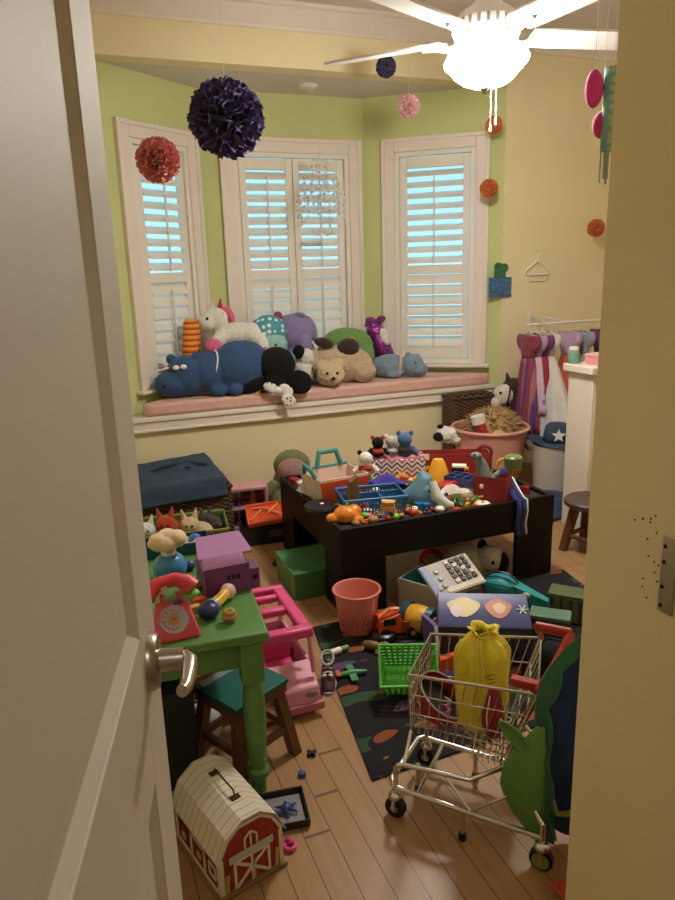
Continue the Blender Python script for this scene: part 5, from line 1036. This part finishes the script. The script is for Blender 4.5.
t.b('side_trim',TRIM_,side); t.balls('side_animal',mt('straw'),[((-BW/2-.001,y,.045),(.002,.014,.012)) for y in (.11,.19)])
# ================================================================ middle of the floor
def rug_mat():
    m,nt,b=nodes('dark patterned rug'); co=coord(nt)
    def blob(scale,lo,seed):
        mp=nt.nodes.new('ShaderNodeMapping'); mp.inputs['Location'].default_value=(seed,seed*2.3,0); mp.inputs['Scale'].default_value=(1,2.2,1); mp.inputs['Rotation'].default_value=(0,0,.5+seed); nt.links.new(co,mp.inputs['Vector'])
        return math_(nt,'GREATER_THAN',noise(nt,scale,1.,mp.outputs[0],.4),lo)
    c=mixc(nt,noise(nt,9,2),lin('#0A090C'),lin('#1A171E'))
    for sc_,lo,sd,col in ((5.,.62,1.3,'#2E4E30'),(5.5,.64,4.1,'#8A4A26'),(6.,.68,7.7,'#5A3E62'),(8,.70,11.2,'#8E7444')): c=mixc(nt,blob(sc_,lo,sd),c,lin(col))
    nt.links.new(c,b.inputs['Base Color']); b.inputs['Roughness'].default_value=.95; bumpit(nt,b,noise(nt,400,2),.5,.003); return m
Pr=V((.651,1.532,0)); ru=V((.9995,.03,0)); rv=V((.15,.9887,0))
m=MB(); q=[Pr,Pr+ru*1.25,Pr+ru*1.25+rv*.9,Pr+rv*.9]; m.slab([(p.x-Pr.x,p.y-Pr.y) for p in q],.0005,.007)
one('patterned_rug','black floor rug with green and orange splotches in the middle of the room','rug',m,rug_mat(),Pr,bev=.002)
RUGZ=.0075
# red bucket
PB=plastic('translucent coral plastic','#E58A82',rough=.3,trans=.15)
p=V((.945,2.335,RUGZ)); t=Thing('red_bucket','coral red translucent plastic bucket in front of the play table leg','bucket',p)
t.b('body',PB,lambda m:m.cup([(.066,0),(.070,.006),(.088,.165),(.090,.172)],.003,n=40),angle=60); t.b('rim',PB,lambda m:m.tube([tuple(q) for q in circ((0,0,.170),.093,40)],.004,8,closed=True)); t.b('faded_print',plastic('dark red print','#A8323A'),lambda m:[m.tube([V((.0815*math.cos(a)*(1+.1*z),.0815*math.sin(a)*(1+.1*z),.05+.3*z*.2)) for a,z in ((b_,0),(b_+.12,.6),(b_+.3,.3),(b_+.2,0))],.002,5) for b_ in (-2.2,-1.7,-1.2)])
# toy cash register box
KB=mt('grey cream card','#B8B0A2',rough=.6,var=.1)
t=PX('toy_cash_register','grey toy cash register box with open top and slanted keypad lid','toy cash register',420,613,RUGZ,turn=-32)
t.b('box_body',KB,lambda m:m.tray((0,20,0),(50,42,32),1.2),bev=.002); t.b('inner_lining',TEALP,lambda m:m.tray((0,20,1.5),(47,39,30),.6)); t.b('edge_stripe',mt('cream stripe','#DDD5C5'),lambda m:m.box((-25.4,20,29),(.8,42,4)))
kp=Matrix.Translation(V((22,24,37)))@Euler((math.radians(26),math.radians(-6),math.radians(62))).to_matrix().to_4x4()
def kpt(m,c,d): 
    x,y,z=[q/2 for q in d]; vs=[kp@V((c[0]+sx*x,c[1]+sy*y,c[2]+sz*z)) for sz in (-1,1) for sx,sy in ((-1,-1),(1,-1),(1,1),(-1,1))]; m.hexa(vs)
lid=t.b('keypad_lid',KB,lambda m:kpt(m,(0,0,0),(56,40,3)),bev=.002); t.b('blue_strip',plastic('dark blue strip','#3E5E96'),lambda m:kpt(m,(-24,0,1.9),(6,38,.6)),lid); t.b('display_strip',mt('cream paper'),lambda m:kpt(m,(6,-15.5,1.9),(40,5.5,.6)),lid)
for i in range(4):
    for j in range(5): t.b('key',DKP if (i+j)%4 else mt('cream paper'),lambda m:kpt(m,(1+i*6.6,-9+j*6,2.6),(4.2,4.0,2)),lid)
for j in range(3): t.b('key',plastic('pale blue key','#8EB0D0'),lambda m:kpt(m,(-14,-10+j*9,2.6),(4,4,2)),lid)
t=PX('red_toy_ring','red toy ring on the floor behind the cash register','toy ring',432,566,0); t.b('ring_band',plastic('vermilion plastic','#D8452A'),lambda m:m.tube([tuple(q) for q in circ((0,0,7),10,24,(1,0,0),(0,.8,.6))],3,8,closed=True)); t.b('gem',REDP,lambda m:m.ball((0,4,14),(4,3,3)))
# white plush under the table
t=PX('white_plush_dog','white plush dog with dark ears lying under the play table','plush toy',478,566,0,loc=(1.62,2.62,0))
t.b('body',fuzzy('soft white plush','#CFC4B4'),lambda m:(m.ball((0,0,14),(26,15,15)),m.ball((22,-6,20),(13,12,13)),m.ball((-18,-8,7),(10,9,8))),remesh=.007); t.b('ear',BLK,lambda m:m.ball((34,-8,16),(6,7,11))); t.b('nose',EYE,lambda m:m.ball((24,-18,20),1.8)); t.b('ear',BLK,lambda m:m.ball((14,2,28),(5,4,8)))
# orange toy truck and yellow spool
t=PX('orange_toy_truck','orange toy truck with black wheels behind the green basket','toy truck',396,634,RUGZ,turn=16)
t.b('cab',ORG,lambda m:m.hexa([(-20,-10,6),(4,-10,6),(4,12,6),(-20,12,6),(-18,-9,20),(2,-9,26),(2,11,26),(-18,11,20)]),bev=.004); t.b('bed',plastic('rust plastic','#A8442A'),lambda m:m.tray((18,1,6),(28,22,12),1.2),bev=.002); t.b('windscreen',mt('dark glass','#20282E',rough=.15),lambda m:m.box((-9,-9.9,19),(12,.8,7))); t.b('roof_bar',plastic('pale orange plastic'),lambda m:m.tube([(-18,-4,22),(-8,-4,30),(2,-4,29)],2,8))
for dx in (-13,14):
    for dy in (-11,12): 
        wq=t.b('wheel',DKP,lambda m:m.cyl((dx,dy-2,6),(dx,dy+2,6),6,n=20)); t.b('hubcap',YELP,lambda m:m.cyl((dx,dy-2.4,6),(dx,dy+2.4,6),2.4,n=12),wq)
t=PX('yellow_teal_drum_toy','yellow toy barrel with dark teal ends lying beside the orange truck','toy',417,634,RUGZ,turn=-30)
t.b('barrel',plastic('mustard plastic','#D9A22E'),lambda m:lathe_z(m,[(12,0),(14,.3),(14,.7),(12,1)],(-12,4,15),(12,4,15),24)); 
for s_ in (-1,1): t.b('end_ring',plastic('dark teal plastic'),lambda m:m.cyl((s_*10,4,15),(s_*17,4,15),15,14,24)); t.b('end_hub',plastic('tan hub','#B98E5A'),lambda m:m.cyl((s_*17,4,15),(s_*18.5,4,15),6,5,16))
t=PX('dark_toy_tyre','black toy tyre on the rug between bucket and truck','toy tyre',384,640,RUGZ); t.b('tyre',DKP,lambda m:m.tube([tuple(q) for q in circ((0,0,5),8,24)],4.5,8,closed=True)); t.b('rim_disc',mt('grey liner'),lambda m:m.lathe([(.0001,3),(5,3),(5,7),(.0001,7)],n=18))
# green basket lying tilted
LIME=plastic('bright lime plastic','#5FBF45',rough=.35)
t=PX('lime_green_basket','bright lime green perforated basket tipped toward the door, left of the cart','basket',411,688,RUGZ,loc=G(411,690,RUGZ)+V((.0,.0,.0)))
t.o.rotation_euler=(math.radians(38),0,t.o.rotation_euler.z+math.radians(4))
t.o.location=t.loc+V((0,.03,.022))
t.S*=1.0
def perf(m,P,nu,nv,k=.62,th=1.2):
    """wall with a grid of square holes between four corner points"""
    a,b_,c_,d_=[V(p) for p in P]
    f=lambda u,v:(a*(1-u)+b_*u)*(1-v)+(d_*(1-u)+c_*u)*v
    n=(b_-a).cross(d_-a).normalized()*th
    us=[];vs_=[]
    for i in range(nu): us+=[i/nu,(i+(1-k))/nu]
    us.append(1.)
    for j in range(nv): vs_+=[j/nv,(j+(1-k))/nv]
    vs_.append(1.)
    us[-1]=1.;vs_[-1]=1.
    for i in range(len(us)-1):
        for j in range(len(vs_)-1):
            if i%2==1 and j%2==1: continue
            p=[f(us[i],vs_[j]),f(us[i+1],vs_[j]),f(us[i+1],vs_[j+1]),f(us[i],vs_[j+1])]; m.hexa(p+[q+n for q in p])
wb,wt,db,dt,hh=21,27,15,20,38
bo=[(-wb,-db,0),(wb,-db,0),(wb,db,0),(-wb,db,0)]; to=[(-wt,-dt,hh),(wt,-dt,hh),(wt,dt,hh),(-wt,dt,hh)]
for k,(nu) in enumerate((9,7,9,7)): t.b('side_wall',LIME,lambda m:perf(m,(bo[k],bo[(k+1)%4],to[(k+1)%4],to[k]),nu,6))
t.b('bottom',LIME,lambda m:m.box((0,0,.6),(2*wb,2*db,1.2))); t.b('rim',LIME,lambda m:m.tube([(x*1.03,y*1.03,z) for x,y,z in to],2.1,8,closed=True))
# blue character-free gift box
t=PX('blue_snowflake_box','tall blue box with pale blobs and a snowflake on its slanted lid','box',488,668,RUGZ,turn=6,loc=(1.24,1.90,RUGZ)); t.S*=1.07
SB=mt('dusky blue card','#4A4E86',rough=.4,var=.2,vs=10); SD=mt('dark printed card','#33303E',rough=.5,var=.4,vs=22)
t.b('box_body',SD,lambda m:m.bx((-40,0,0),(44,34,40)),bev=.004)
t.b('lid',SB,lambda m:m.hexa([(-41,-1,40),(45,-1,40),(45,35,40),(-41,35,40),(-40,1,43),(44,1,43),(44,35,58),(-40,35,58)]),bev=.003)
ln=V((0,-15,34)).normalized(); lu=V((1,0,0)); lv=V((0,34,15)).normalized(); lc=V((2,18,50.5))
def blob(m,x,y,rx,ry,h=.8):
    vs=[lc+lu*x+lv*y+ln*(h+.3)];n=22
    for k in range(n): a=2*PI*k/n; vs.append(lc+lu*(x+rx*math.cos(a)*(1+.12*math.sin(3*a)))+lv*(y+ry*math.sin(a)*(1+.1*math.cos(4*a)))+ln*h)
    m.add(vs,[(0,1+k,1+(k+1)%n) for k in range(n)])
t.b('pale_yellow_patch',mt('pale yellow print','#D8C48A'),lambda m:blob(m,-18,1,15,11)); t.b('orange_patch',mt('warm orange print','#C0764A'),lambda m:blob(m,14,0,12,11)); t.b('pale_patch',mt('pale peach print','#DDB79A'),lambda m:blob(m,15,0,6,6,1.1)); t.b('pink_white_patch',mt('pinkish white print','#D8C0CC'),lambda m:blob(m,-25,-4,6,7,1.1))
t.b('snowflake',mt('white print','#DCE2EA'),lambda m:[m.tube([lc+lu*(36+5.5*math.cos(a))+lv*(-1+5.5*math.sin(a))+ln*.9,lc+lu*(36-5.5*math.cos(a))+lv*(-1-5.5*math.sin(a))+ln*.9],.7,5) for a in (0,PI/3,2*PI/3)])
# purple and white picture book standing at the left of the box
t=PX('purple_picture_book','white and purple picture book standing between the lime basket and blue box','book',437,668,RUGZ,turn=30); t.b('cover',plastic('violet cover','#6A559E'),lambda m:m.box((0,12,24),(4,26,48),(0,-5,0))); t.b('pages',WHP,lambda m:m.box((-.2,10.8,24),(2.6,26,45),(0,-5,0))); t.b('spine_strip',mt('pale lavender print','#CFC9E0'),lambda m:m.box((-.1,-1.3,24),(4.2,.8,46),(0,-5,0)))
t=PX('orange_toy_wedge','bright orange toy wedge standing on the rug behind the cart','toy block',446,676,RUGZ,turn=10); t.b('wedge_body',ORG,lambda m:m.prism([(-10,0),(12,0),(11,26),(-6,20)],-4,4),bev=.002); t.b('dark_side',plastic('rust plastic'),lambda m:m.box((13.6,0,12),(3,8,22)))
t=PX('navy_toy_bundle','navy blue toy bag lying on the rug behind the cart front','bag',442,702,RUGZ,loc=G(446,712,RUGZ)+V((.03,.10,0))); t.b('bag_body',fabric('navy nylon','#1E2656'),lambda m:(m.ball((0,0,10),(22,13,11)),m.ball((10,4,14),(12,10,8))),remesh=.005); t.b('drawcord',WHP,lambda m:m.tube([(-16,-8,14),(-4,-13,18),(10,-10,20)],.9,6))
# teal water blaster and the pile by the table's right end
t=PX('teal_toy_blaster','teal toy blaster with a pointed barrel lying behind the blue box','toy blaster',520,604,RUGZ,turn=-16)
TL=plastic('teal blaster plastic','#2E9AA0'); t.b('barrel',TL,lambda m:m.hexa([(-6,-7,2),(36,-3,2),(36,3,2),(-6,7,2),(-6,-7,22),(36,-3,8),(36,3,8),(-6,7,22)]),bev=.003); t.b('dome',TL,lambda m:m.ball((-20,0,14),(18,14,14))); t.b('logo_spot',WHP,lambda m:m.ball((8,-6.6,14),(4,1,3)))
t.b('wire_cage',plastic('dark cable','#2A2E34'),lambda m:[m.tube([V((-20,0,14))+V((19.5*math.cos(a),15.5*math.sin(a)*math.cos(b_),15.5*math.sin(a)*math.sin(b_))) for a in [2*PI*k/20 for k in range(20)]],.8,5,closed=True) for b_ in (0.2,.8,1.4,2.,2.6)])
t=PX('olive_toy_case','olive green ribbed toy case on the floor near the near wall edge','toy case',566,622,RUGZ,turn=-8); t.b('case_body',mt('olive ribbed plastic','#5E6A4A',var=.3,vs=20),lambda m:m.box((2,10,13),(40,22,26)),bev=.006); t.b('ribs',plastic('dark cable'),lambda m:[m.box((-14+k*9,-1.6,13),(2,1.2,24)) for k in range(5)]); t.b('lid',mt('olive ribbed plastic'),lambda m:m.box((2,10,28),(42,24,3)),bev=.003)
t=PX('dark_green_toy_box','dark green toy box standing behind the cart handle','toy box',548,648,RUGZ,turn=-4); t.b('box_body',plastic('bottle green plastic','#2E4E3E'),lambda m:m.box((0,10,15),(38,20,30)),bev=.004); t.b('lid',plastic('grey green lid','#5E7E6A'),lambda m:m.box((0,10,32),(40,22,4)),bev=.004)
t=PX('black_duffel_bag','black duffel bag slumped on the floor right behind the cart','bag',548,690,RUGZ,loc=G(552,672,RUGZ)+V((.0,-.0,0))); t.b('bag_body',fabric('black navy nylon','#12141E',sheen=0.),lambda m:(m.ball((0,0,16),(30,16,17)),m.ball((14,4,22),(16,12,12))),remesh=.006); t.b('strap',DKP,lambda m:m.tube([(-20,-6,26),(-6,-10,42),(10,-8,40),(20,-4,30)],1.6,6))
t=PX('black_floor_mat','black triangular cloth spread on the floor behind the teal blaster','cloth',545,585,0,loc=(1.86,2.30,.001)); t.b('cloth',fabric('black cloth','#131117',sheen=0.),lambda m:m.slab([(-40,-20),(34,-14),(14,34),(-18,26)],.4,2.2),bev=.001)
t=Thing('pink_toy_table','small maroon pink topped toy table behind the near wall edge','toy table',GY(590,600,2.2)*1.,0)
t.o.location=V((1.93,1.95,0)); 
t.b('table_top',plastic('raspberry plastic','#A83262'),lambda m:m.box((0,0,.20),(.16,.16,.02)),bev=.005)
for x in (-1,1):
    for y in (-1,1): t.b('leg',plastic('dark plum plastic','#5E2440'),lambda m:m.cyl((x*.065,y*.065,.0),(x*.06,y*.06,.19),.009,n=10))
t=PX('tan_toy_basket','flat tan cloth puddle left of the teal blaster','cloth',472,588,RUGZ,loc=(1.45,2.36,RUGZ)); t.b('cloth',fabric('tan cloth','#A88460'),lambda m:m.sheet(lambda u,v:((u-.5)*60,(v-.5)*26,2+6*math.sin(PI*u)*math.sin(PI*v)+1.5*math.sin(12*u+5*v)),20,10),solid=.003,angle=180)
t.o.name='tan_cloth'
# ================================================================ toy shopping cart
CHR=mt('dull chrome wire','#D6D4D0',rough=.25,metal=1.,var=.05)
CA=V((.659,1.395,0)); cd_=V((.65,-.76,0)).normalized(); cw_=V((.76,.65,0)).normalized()
CP=lambda a,b_,z:CA+cd_*a+cw_*b_+V((0,0,z))
cart=Thing('toy_shopping_cart','silver wire toy shopping cart with red handle standing on bare floor','shopping cart',CP(.18,.11,0))
LC,WC=.373,.22
cart.w('base_frame',CHR,lambda m:(m.tube([CP(LC,0,.085),CP(.02,0,.085),CP(-.005,.0,.088),CP(-.02,.02,.09),CP(-.02,WC-.02,.09),CP(-.005,WC,.088),CP(.02,WC,.085),CP(LC,WC,.085)],.0075,10),m.tube([CP(.06,0,.085),CP(.05,WC,.085)],.006,8)))
R_N0,R_N1,R_F1,R_F0=G(409,675,.40),G(538,695,.40),G(541,638,.42),G(431,634,.40)
B_N0=G(411,731,.20); B_N1=G(507,756,.20); B_F0=B_N0+(R_F0-R_N0)*.85; B_F1=B_N1+(R_F1-R_N1)*.8; B_F0.z=B_F1.z=.20
cart.w('upper_frame',CHR,lambda m:(m.tube([CP(0,0,.05),CP(0,0,.145),CP(.008,0,.155),CP(.02,.005,.157),CP(.19,.02,.163),B_N1+V((0,0,-.03))],.0065,10),m.tube([CP(.0,WC,.05),CP(0,WC,.145),CP(.02,WC-.005,.157),CP(.19,WC-.01,.163),B_F1+V((0,0,-.03))],.0065,10),
  m.tube([B_N1+V((0,0,-.03)),B_F1+V((0,0,-.03))],.0065,8),m.tube([CP(.02,.01,.157),B_N0],.005,8),m.tube([CP(.02,WC-.01,.157),B_F0],.005,8)))
cart.w('rear_frame',CHR,lambda m:[m.tube([CP(LC,b_,.055),CP(LC,b_,.12),e+V((0,0,-.0)),h_],.007,10) for b_,e,h_ in ((0,B_N1,R_N1),(WC,B_F1,R_F1))])
for b_ in (0,WC):
    i_=.02 if b_<.1 else -.02
    cart.w('brace',CHR,lambda m:m.tube([CP(.30,b_+i_,.165),CP(.20,b_,.09),CP(.12,b_+i_,.16)],.004,6))
def wires(m,a0,a1,b0,b1,n,rows,r=.0022):
    for k in range(n+1): q=k/n; m.tube([a0.lerp(a1,q),b0.lerp(b1,q)],r,5)
    for j in range(1,rows): q=j/rows; m.tube([a0.lerp(b0,q),a1.lerp(b1,q)],r*1.2,6)
cart.w('basket_side',CHR,lambda m:wires(m,B_N0,B_N1,R_N0,R_N1,11,3,.0016)); cart.w('basket_side',CHR,lambda m:wires(m,B_F0,B_F1,R_F0,R_F1,11,3,.0016)); cart.w('basket_front',CHR,lambda m:wires(m,B_N0,B_F0,R_N0,R_F0,10,4)); cart.w('basket_back',CHR,lambda m:wires(m,B_N1,B_F1,R_N1,R_F1,6,3)); cart.w('basket_floor',CHR,lambda m:wires(m,B_N0,B_N1,B_F0,B_F1,13,6))
cart.w('basket_rim',CHR,lambda m:m.tube([R_N0,R_N1,R_F1,R_F0],.0045,8,closed=True))
cart.w('rear_grid',CHR,lambda m:wires(m,B_N1+V((0,0,-.035))-cd_*.09,B_N1+V((0,0,-.035)),B_F1+V((0,0,-.035))-cd_*.09,B_F1+V((0,0,-.035)),6,4,.0025))
REDH=plastic('cart handle red','#A52A22',rough=.3)
HN,HF=G(571,633,.50),G(536,626,.50)
cart.w('handle_bar',REDH,lambda m:m.tube([HF,HN],.0125,14)); cart.w('handle_arm',REDH,lambda m:m.tube([HN,G(556,664,.45),R_N1+V((.0,.0,.008))],.011,12)); cart.w('handle_arm',REDH,lambda m:m.tube([HF,R_F1+V((0,0,.004))],.008,12))
cart.w('seat_plate',REDH,lambda m:m.hexa([p+V((0,0,dz)) for dz in (.0,.022) for p in (R_N1+V((0,0,.0))+cw_*.006,R_N1+cw_*.03,R_N1+cw_*.03-cd_*.07,R_N1+cw_*.006-cd_*.07)]),bev=.003)
RUB=plastic('black rubber','#131214',rough=.6)
for i,(a,b_) in enumerate(((0,0),(0,WC),(LC,0),(LC,WC))):
    c=CP(a,b_,.028)
    wq=cart.w('wheel',RUB,lambda m:m.cyl(c-cw_*.010,c+cw_*.010,.028,n=26),bev=.003); cart.w('hubcap',CHR if i<2 else plastic('olive hubcap','#8A9440'),lambda m:m.cyl(c-cw_*.013,c+cw_*.013,.020 if i>1 else .010,n=20),wq)
    cart.w('caster_fork',CHR,lambda m:(m.ball(CP(a,b_,.064)-cw_*.004,(.018,.018,.013)),m.tube([CP(a,b_,.055)-cw_*.014,CP(a,b_,.026)-cw_*.014],.006,8),m.tube([CP(a,b_,.055)+cw_*.014,CP(a,b_,.026)+cw_*.014],.006,8)))
for a,b_ in ((.18,0),(.144,WC),(.02,.104)):
    lq=cart.w('leg',CHR,lambda m:m.cyl(CP(a,b_,.012),CP(a,b_,.088),.0065,n=12)); cart.w('rubber_foot',RUB,lambda m:m.lathe([(.0001,0),(.009,0),(.010,.004),(.0095,.02),(.0001,.021)],CP(a,b_,0),16),lq)
# what is in the cart
BC=(B_N0+B_N1+B_F0+B_F1)/4
YB=fabric('yellow satin','#E8D22C',sheen=.5,rough=.45)
t=Thing('yellow_drawstring_bag','tall yellow satin drawstring bag standing in the shopping cart','bag',BC.lerp(B_N1.lerp(B_F1,.45),.38)+V((0,0,.005)),-.55)
def ybag(m):
    def f(u,v):
        a=2*PI*u; prof=[(0,.045),(.06,.062),(.3,.066),(.6,.068),(.78,.066),(.88,.05),(.935,.026),(.965,.024),(1.,.04)]
        for (q0,r0),(q1,r1) in zip(prof,prof[1:]):
            if v<=q1: r=r0+(r1-r0)*(v-q0)/(q1-q0); break
        pl=1+(.05+.10*max(0,v-.6))*math.sin(9*a)+.03*math.sin(5*a+9*v); return (r*pl*math.cos(a),r*.78*pl*math.sin(a),.285*v+.006*math.sin(4*a)*v)
    m.sheet(f,72,30)
t.b('bag_body',YB,ybag,solid=.002,angle=180); t.b('bag_bottom',YB,lambda m:m.lathe([(.0001,.001),(.044,.001),(.047,.004),(.0001,.006)],n=30,sy=.78))
t.b('drawstring',plastic('pale yellow cord','#EAD65A'),lambda m:(m.tube([V((.029*math.cos(a),.024*math.sin(a),.268)) for a in [2*PI*k/24 for k in range(24)]],.003,6,closed=True),m.tube([(-.012,-.03,.268),(-.014,-.058,.23),(-.012,-.062,.17),(-.002,-.062,.12),(.004,-.06,.17),(-.004,-.058,.23),(-.006,-.03,.268)],.002,6),m.tube([(-.002,-.062,.12),(-.012,-.063,.09),(-.004,-.063,.07)],.002,6)))
t.b('printed_mark',mt('dark gold print','#9A7A1E'),lambda m:[m.tube([(.012+x,-.0545,.17+z),(.03+x,-.050,.172+z)],.0016,5) for x,z in ((0,0),(.002,.012),(-.008,.006),(.0,-.012))])
PAN=mt('red enamel','#9A2426',rough=.3)
t=Thing('red_tambourine','red rimmed black drum toy lying tilted at the cart front','toy drum',BC.lerp((B_N0+B_F0)/2,.55)+V((0,0,.052)),0); t.o.rotation_euler=(math.radians(30),math.radians(18),.3)
t.b('drum_rim',PAN,lambda m:m.lathe([(.07,-.02),(.076,-.02),(.077,.02),(.071,.021),(.07,-.02)],n=44)); t.b('drum_skin',mt('black skin','#121013',rough=.5),lambda m:m.lathe([(.0001,-.015),(.0705,-.015),(.0705,-.011),(.0001,-.011)],n=40)); t.b('silver_edge',mt('silver sole'),lambda m:m.tube([tuple(q) for q in circ((0,0,.021),.074,40)],.0028,6,closed=True))
for k in range(6): a=2*PI*k/6; t.b('jingle',CHR,lambda m:m.lathe([(.0001,-.003),(.009,-.002),(.0095,0),(.009,.002),(.0001,.003)],(.0785*math.cos(a),.0785*math.sin(a),0),14))
t=Thing('red_fabric_pouch','red fabric pouch in the rear of the cart beside the yellow bag','pouch',B_N1.lerp(BC,.35)+V((.012,.012,.006)),-.5); t.b('pouch_body',fabric('deep red cloth','#9A2228'),lambda m:(m.ball((0,0,.06),(.03,.035,.06)),m.ball((0,0,.10),(.022,.03,.05))),remesh=.004); t.b('cord',WHP,lambda m:m.tube([(-.012,-.03,.14),(-.02,-.04,.09),(-.018,-.04,.05)],.0016,6))
t=Thing('lime_leaf_toy','lime green leaf toy poking out at the cart rear','toy',B_F1.lerp(B_N1,.35)+V((0,0,.008))-cd_*.02,.2)
t.b('leaf_blade',GRNP,lambda m:m.sheet(lambda u,v:((u-.5)*.05*math.sin(PI*min(1,v*.9+.08)),.01*math.sin(PI*u),.11*v),8,10),solid=.003,angle=180); t.b('stem',GRNP,lambda m:m.cyl((0,0,0),(0,.004,.05),.003))
t=Thing('black_toy_stick','black and white toy wand leaning in the cart in front of the yellow bag','toy wand',BC.lerp(B_N0,.25)+V((.0,.0,.006)),0); t.b('rod',DKP,lambda m:m.tube([(.03,-.02,0),(.055,-.045,.10)],.005,10)); t.b('tip',WHP,lambda m:m.tube([(.055,-.045,.10),(.061,-.051,.125)],.005,10))
for dx,dy,cn,cm in ((-.03,.06,'white',WHP),(.03,.05,'blue',BLUP),(-.05,.03,'pink',PNKP)):
    q=Thing('small_toy_cup',f'small {cn} toy cup on the cart floor among the toys','toy cup',BC+V((dx,dy,.006)),0); q.b('cup_body',cm,lambda m:m.cup([(.014,0),(.019,.03)],.0016)); q.b('handle',cm,lambda m:m.tube([tuple(v_) for v_ in arc((.019,0,.016),.009,-80,80,8)],.002,6))
# ================================================================ green dragon costume by the near wall
DG=fabric('forest felt','#2F6A4C',sheen=.3); DGL=fabric('bright leaf satin','#5A8E34',rough=.5,sheen=.4); NAV=fabric('navy plush cloth','#21396A',sheen=.1)
t=PX('dragon_costume','navy dragon costume with green scalloped crest hanging from the cart handle','costume',548,853,0,loc=(.945,1.158,.03))
KZ=1.16
def pz(px,py,y=0.): return V((px-548,y,(853-py)*KZ))
t.b('body',NAV,lambda m:(m.ball((25,14,106),(33,18,106),n=28),m.ball((22,14,40),(30,17,42),n=24)),remesh=.006,smooth=8)
crest=[(577,652),(563,668),(552,684),(544,700),(541,720),(541,745),(543,770),(545,795),(545,820),(548,850)]
def crestf(u,v):
    k=u*(len(crest)-1); i=min(int(k),len(crest)-2); f=k-i; x=crest[i][0]*(1-f)+crest[i+1][0]*f; y=crest[i][1]*(1-f)+crest[i+1][1]*f
    sc=6*abs(math.sin(PI*u*4.5)); wd=(-5-2*math.sin(PI*u))*(1-v)+(4+sc)*v
    p=pz(x+wd,y,-6-8*v+4*math.sin(PI*u*4.5)*v); return p
t.b('crest',DG,lambda m:m.sheet(crestf,60,6),solid=.004,angle=180)
def leaff(u,v):
    # v runs base (top) to tip (bottom)
    cx=538-16*math.sin(PI*v*.9)+10*v*v+2; cy=738+114*v; w=(3+42*math.sin(PI*min(1,v*.95+.03))**1.1)*(.95 if v<.5 else 1-.25*(v-.5))
    s=u-.5; return pz(cx+s*w,cy,-14-8*(1-(2*s)**2)*math.sin(PI*v)+6*abs(s))
t.b('leaf_wing',DGL,lambda m:m.sheet(leaff,18,26),solid=.004,angle=180)
def leaf2(u,v):
    s=u-.5; p=pz(502+34*v,737+26*v+s*(4+14*math.sin(PI*v)),-18+6*math.sin(PI*u)); return p
t.b('leaf_tip',DGL,lambda m:m.sheet(leaf2,8,12),solid=.004,angle=180)
t.b('inner_wing',DG,lambda m:m.sheet(lambda u,v:pz(536+14*u-4*math.sin(PI*v)+10*v*u,742+110*v,-6+4*u),10,20),solid=.004,angle=180)
t.b('yellow_trim',fabric('olive yellow trim','#8E8E3A'),lambda m:m.tube([pz(553,810,-4),pz(558,822,-6),pz(568,820,-6),pz(580,816,-3)],3.2,8))
t.b('strap',DG,lambda m:m.tube([pz(578,655,-6),pz(577,700,-7),pz(576,760,-7),pz(574,830,-5)],3,8))
t=Thing('red_play_cone','coral red plastic cone on the floor at the foot of the near wall','toy cone',(.945,1.005,0)); t.b('cone',plastic('coral cone','#D2564A'),lambda m:m.lathe([(.055,.008),(.028,.14),(.018,.15),(.0001,.151)],n=28)); t.b('base_plate',plastic('coral cone'),lambda m:m.box((0,0,.005),(.11,.11,.01)),bev=.003)

t=PX('green_toy_stick','green and white toy stick lying on the rug near the pink camper','toy',336,654,RUGZ,turn=30); t.b('stick',plastic('leaf green plastic','#4E8A5A'),lambda m:m.tube([(-14,0,3),(14,0,3)],3,10)); t.b('white_sleeve',WHP,lambda m:m.tube([(-6,0,3),(5,0,3)],3.4,10))
t=PX('brown_toy_horse','small brown toy horse lying on the rug in front of the bucket','toy animal',372,650,RUGZ,turn=-20); t.b('body',mt('brown card'),lambda m:(m.ball((0,0,5),(11,5,5)),m.tube([(8,0,5),(14,0,9),(18,0,8)],[4,3.4,2.6],10)),remesh=.003)
for x,y in ((-7,-4),(-7,4),(6,-4),(6,4)): t.b('leg',mt('brown card'),lambda m:m.tube([(x,y*.5,4),(x*1.2,y*2,1.4)],1.4,6))
t=PX('green_toy_plane','flat green toy plane on the rug left of the lime basket','toy',352,676,RUGZ,turn=12); t.b('fuselage',plastic('leaf green plastic'),lambda m:m.tube([(-16,0,3),(0,0,4),(15,0,3)],[1.5,3.4,2],10)); t.b('wing',plastic('leaf green plastic'),lambda m:m.box((0,0,4),(7,30,1.4))); t.b('tail',ORG,lambda m:m.box((-14,0,5),(4,10,1.4)))
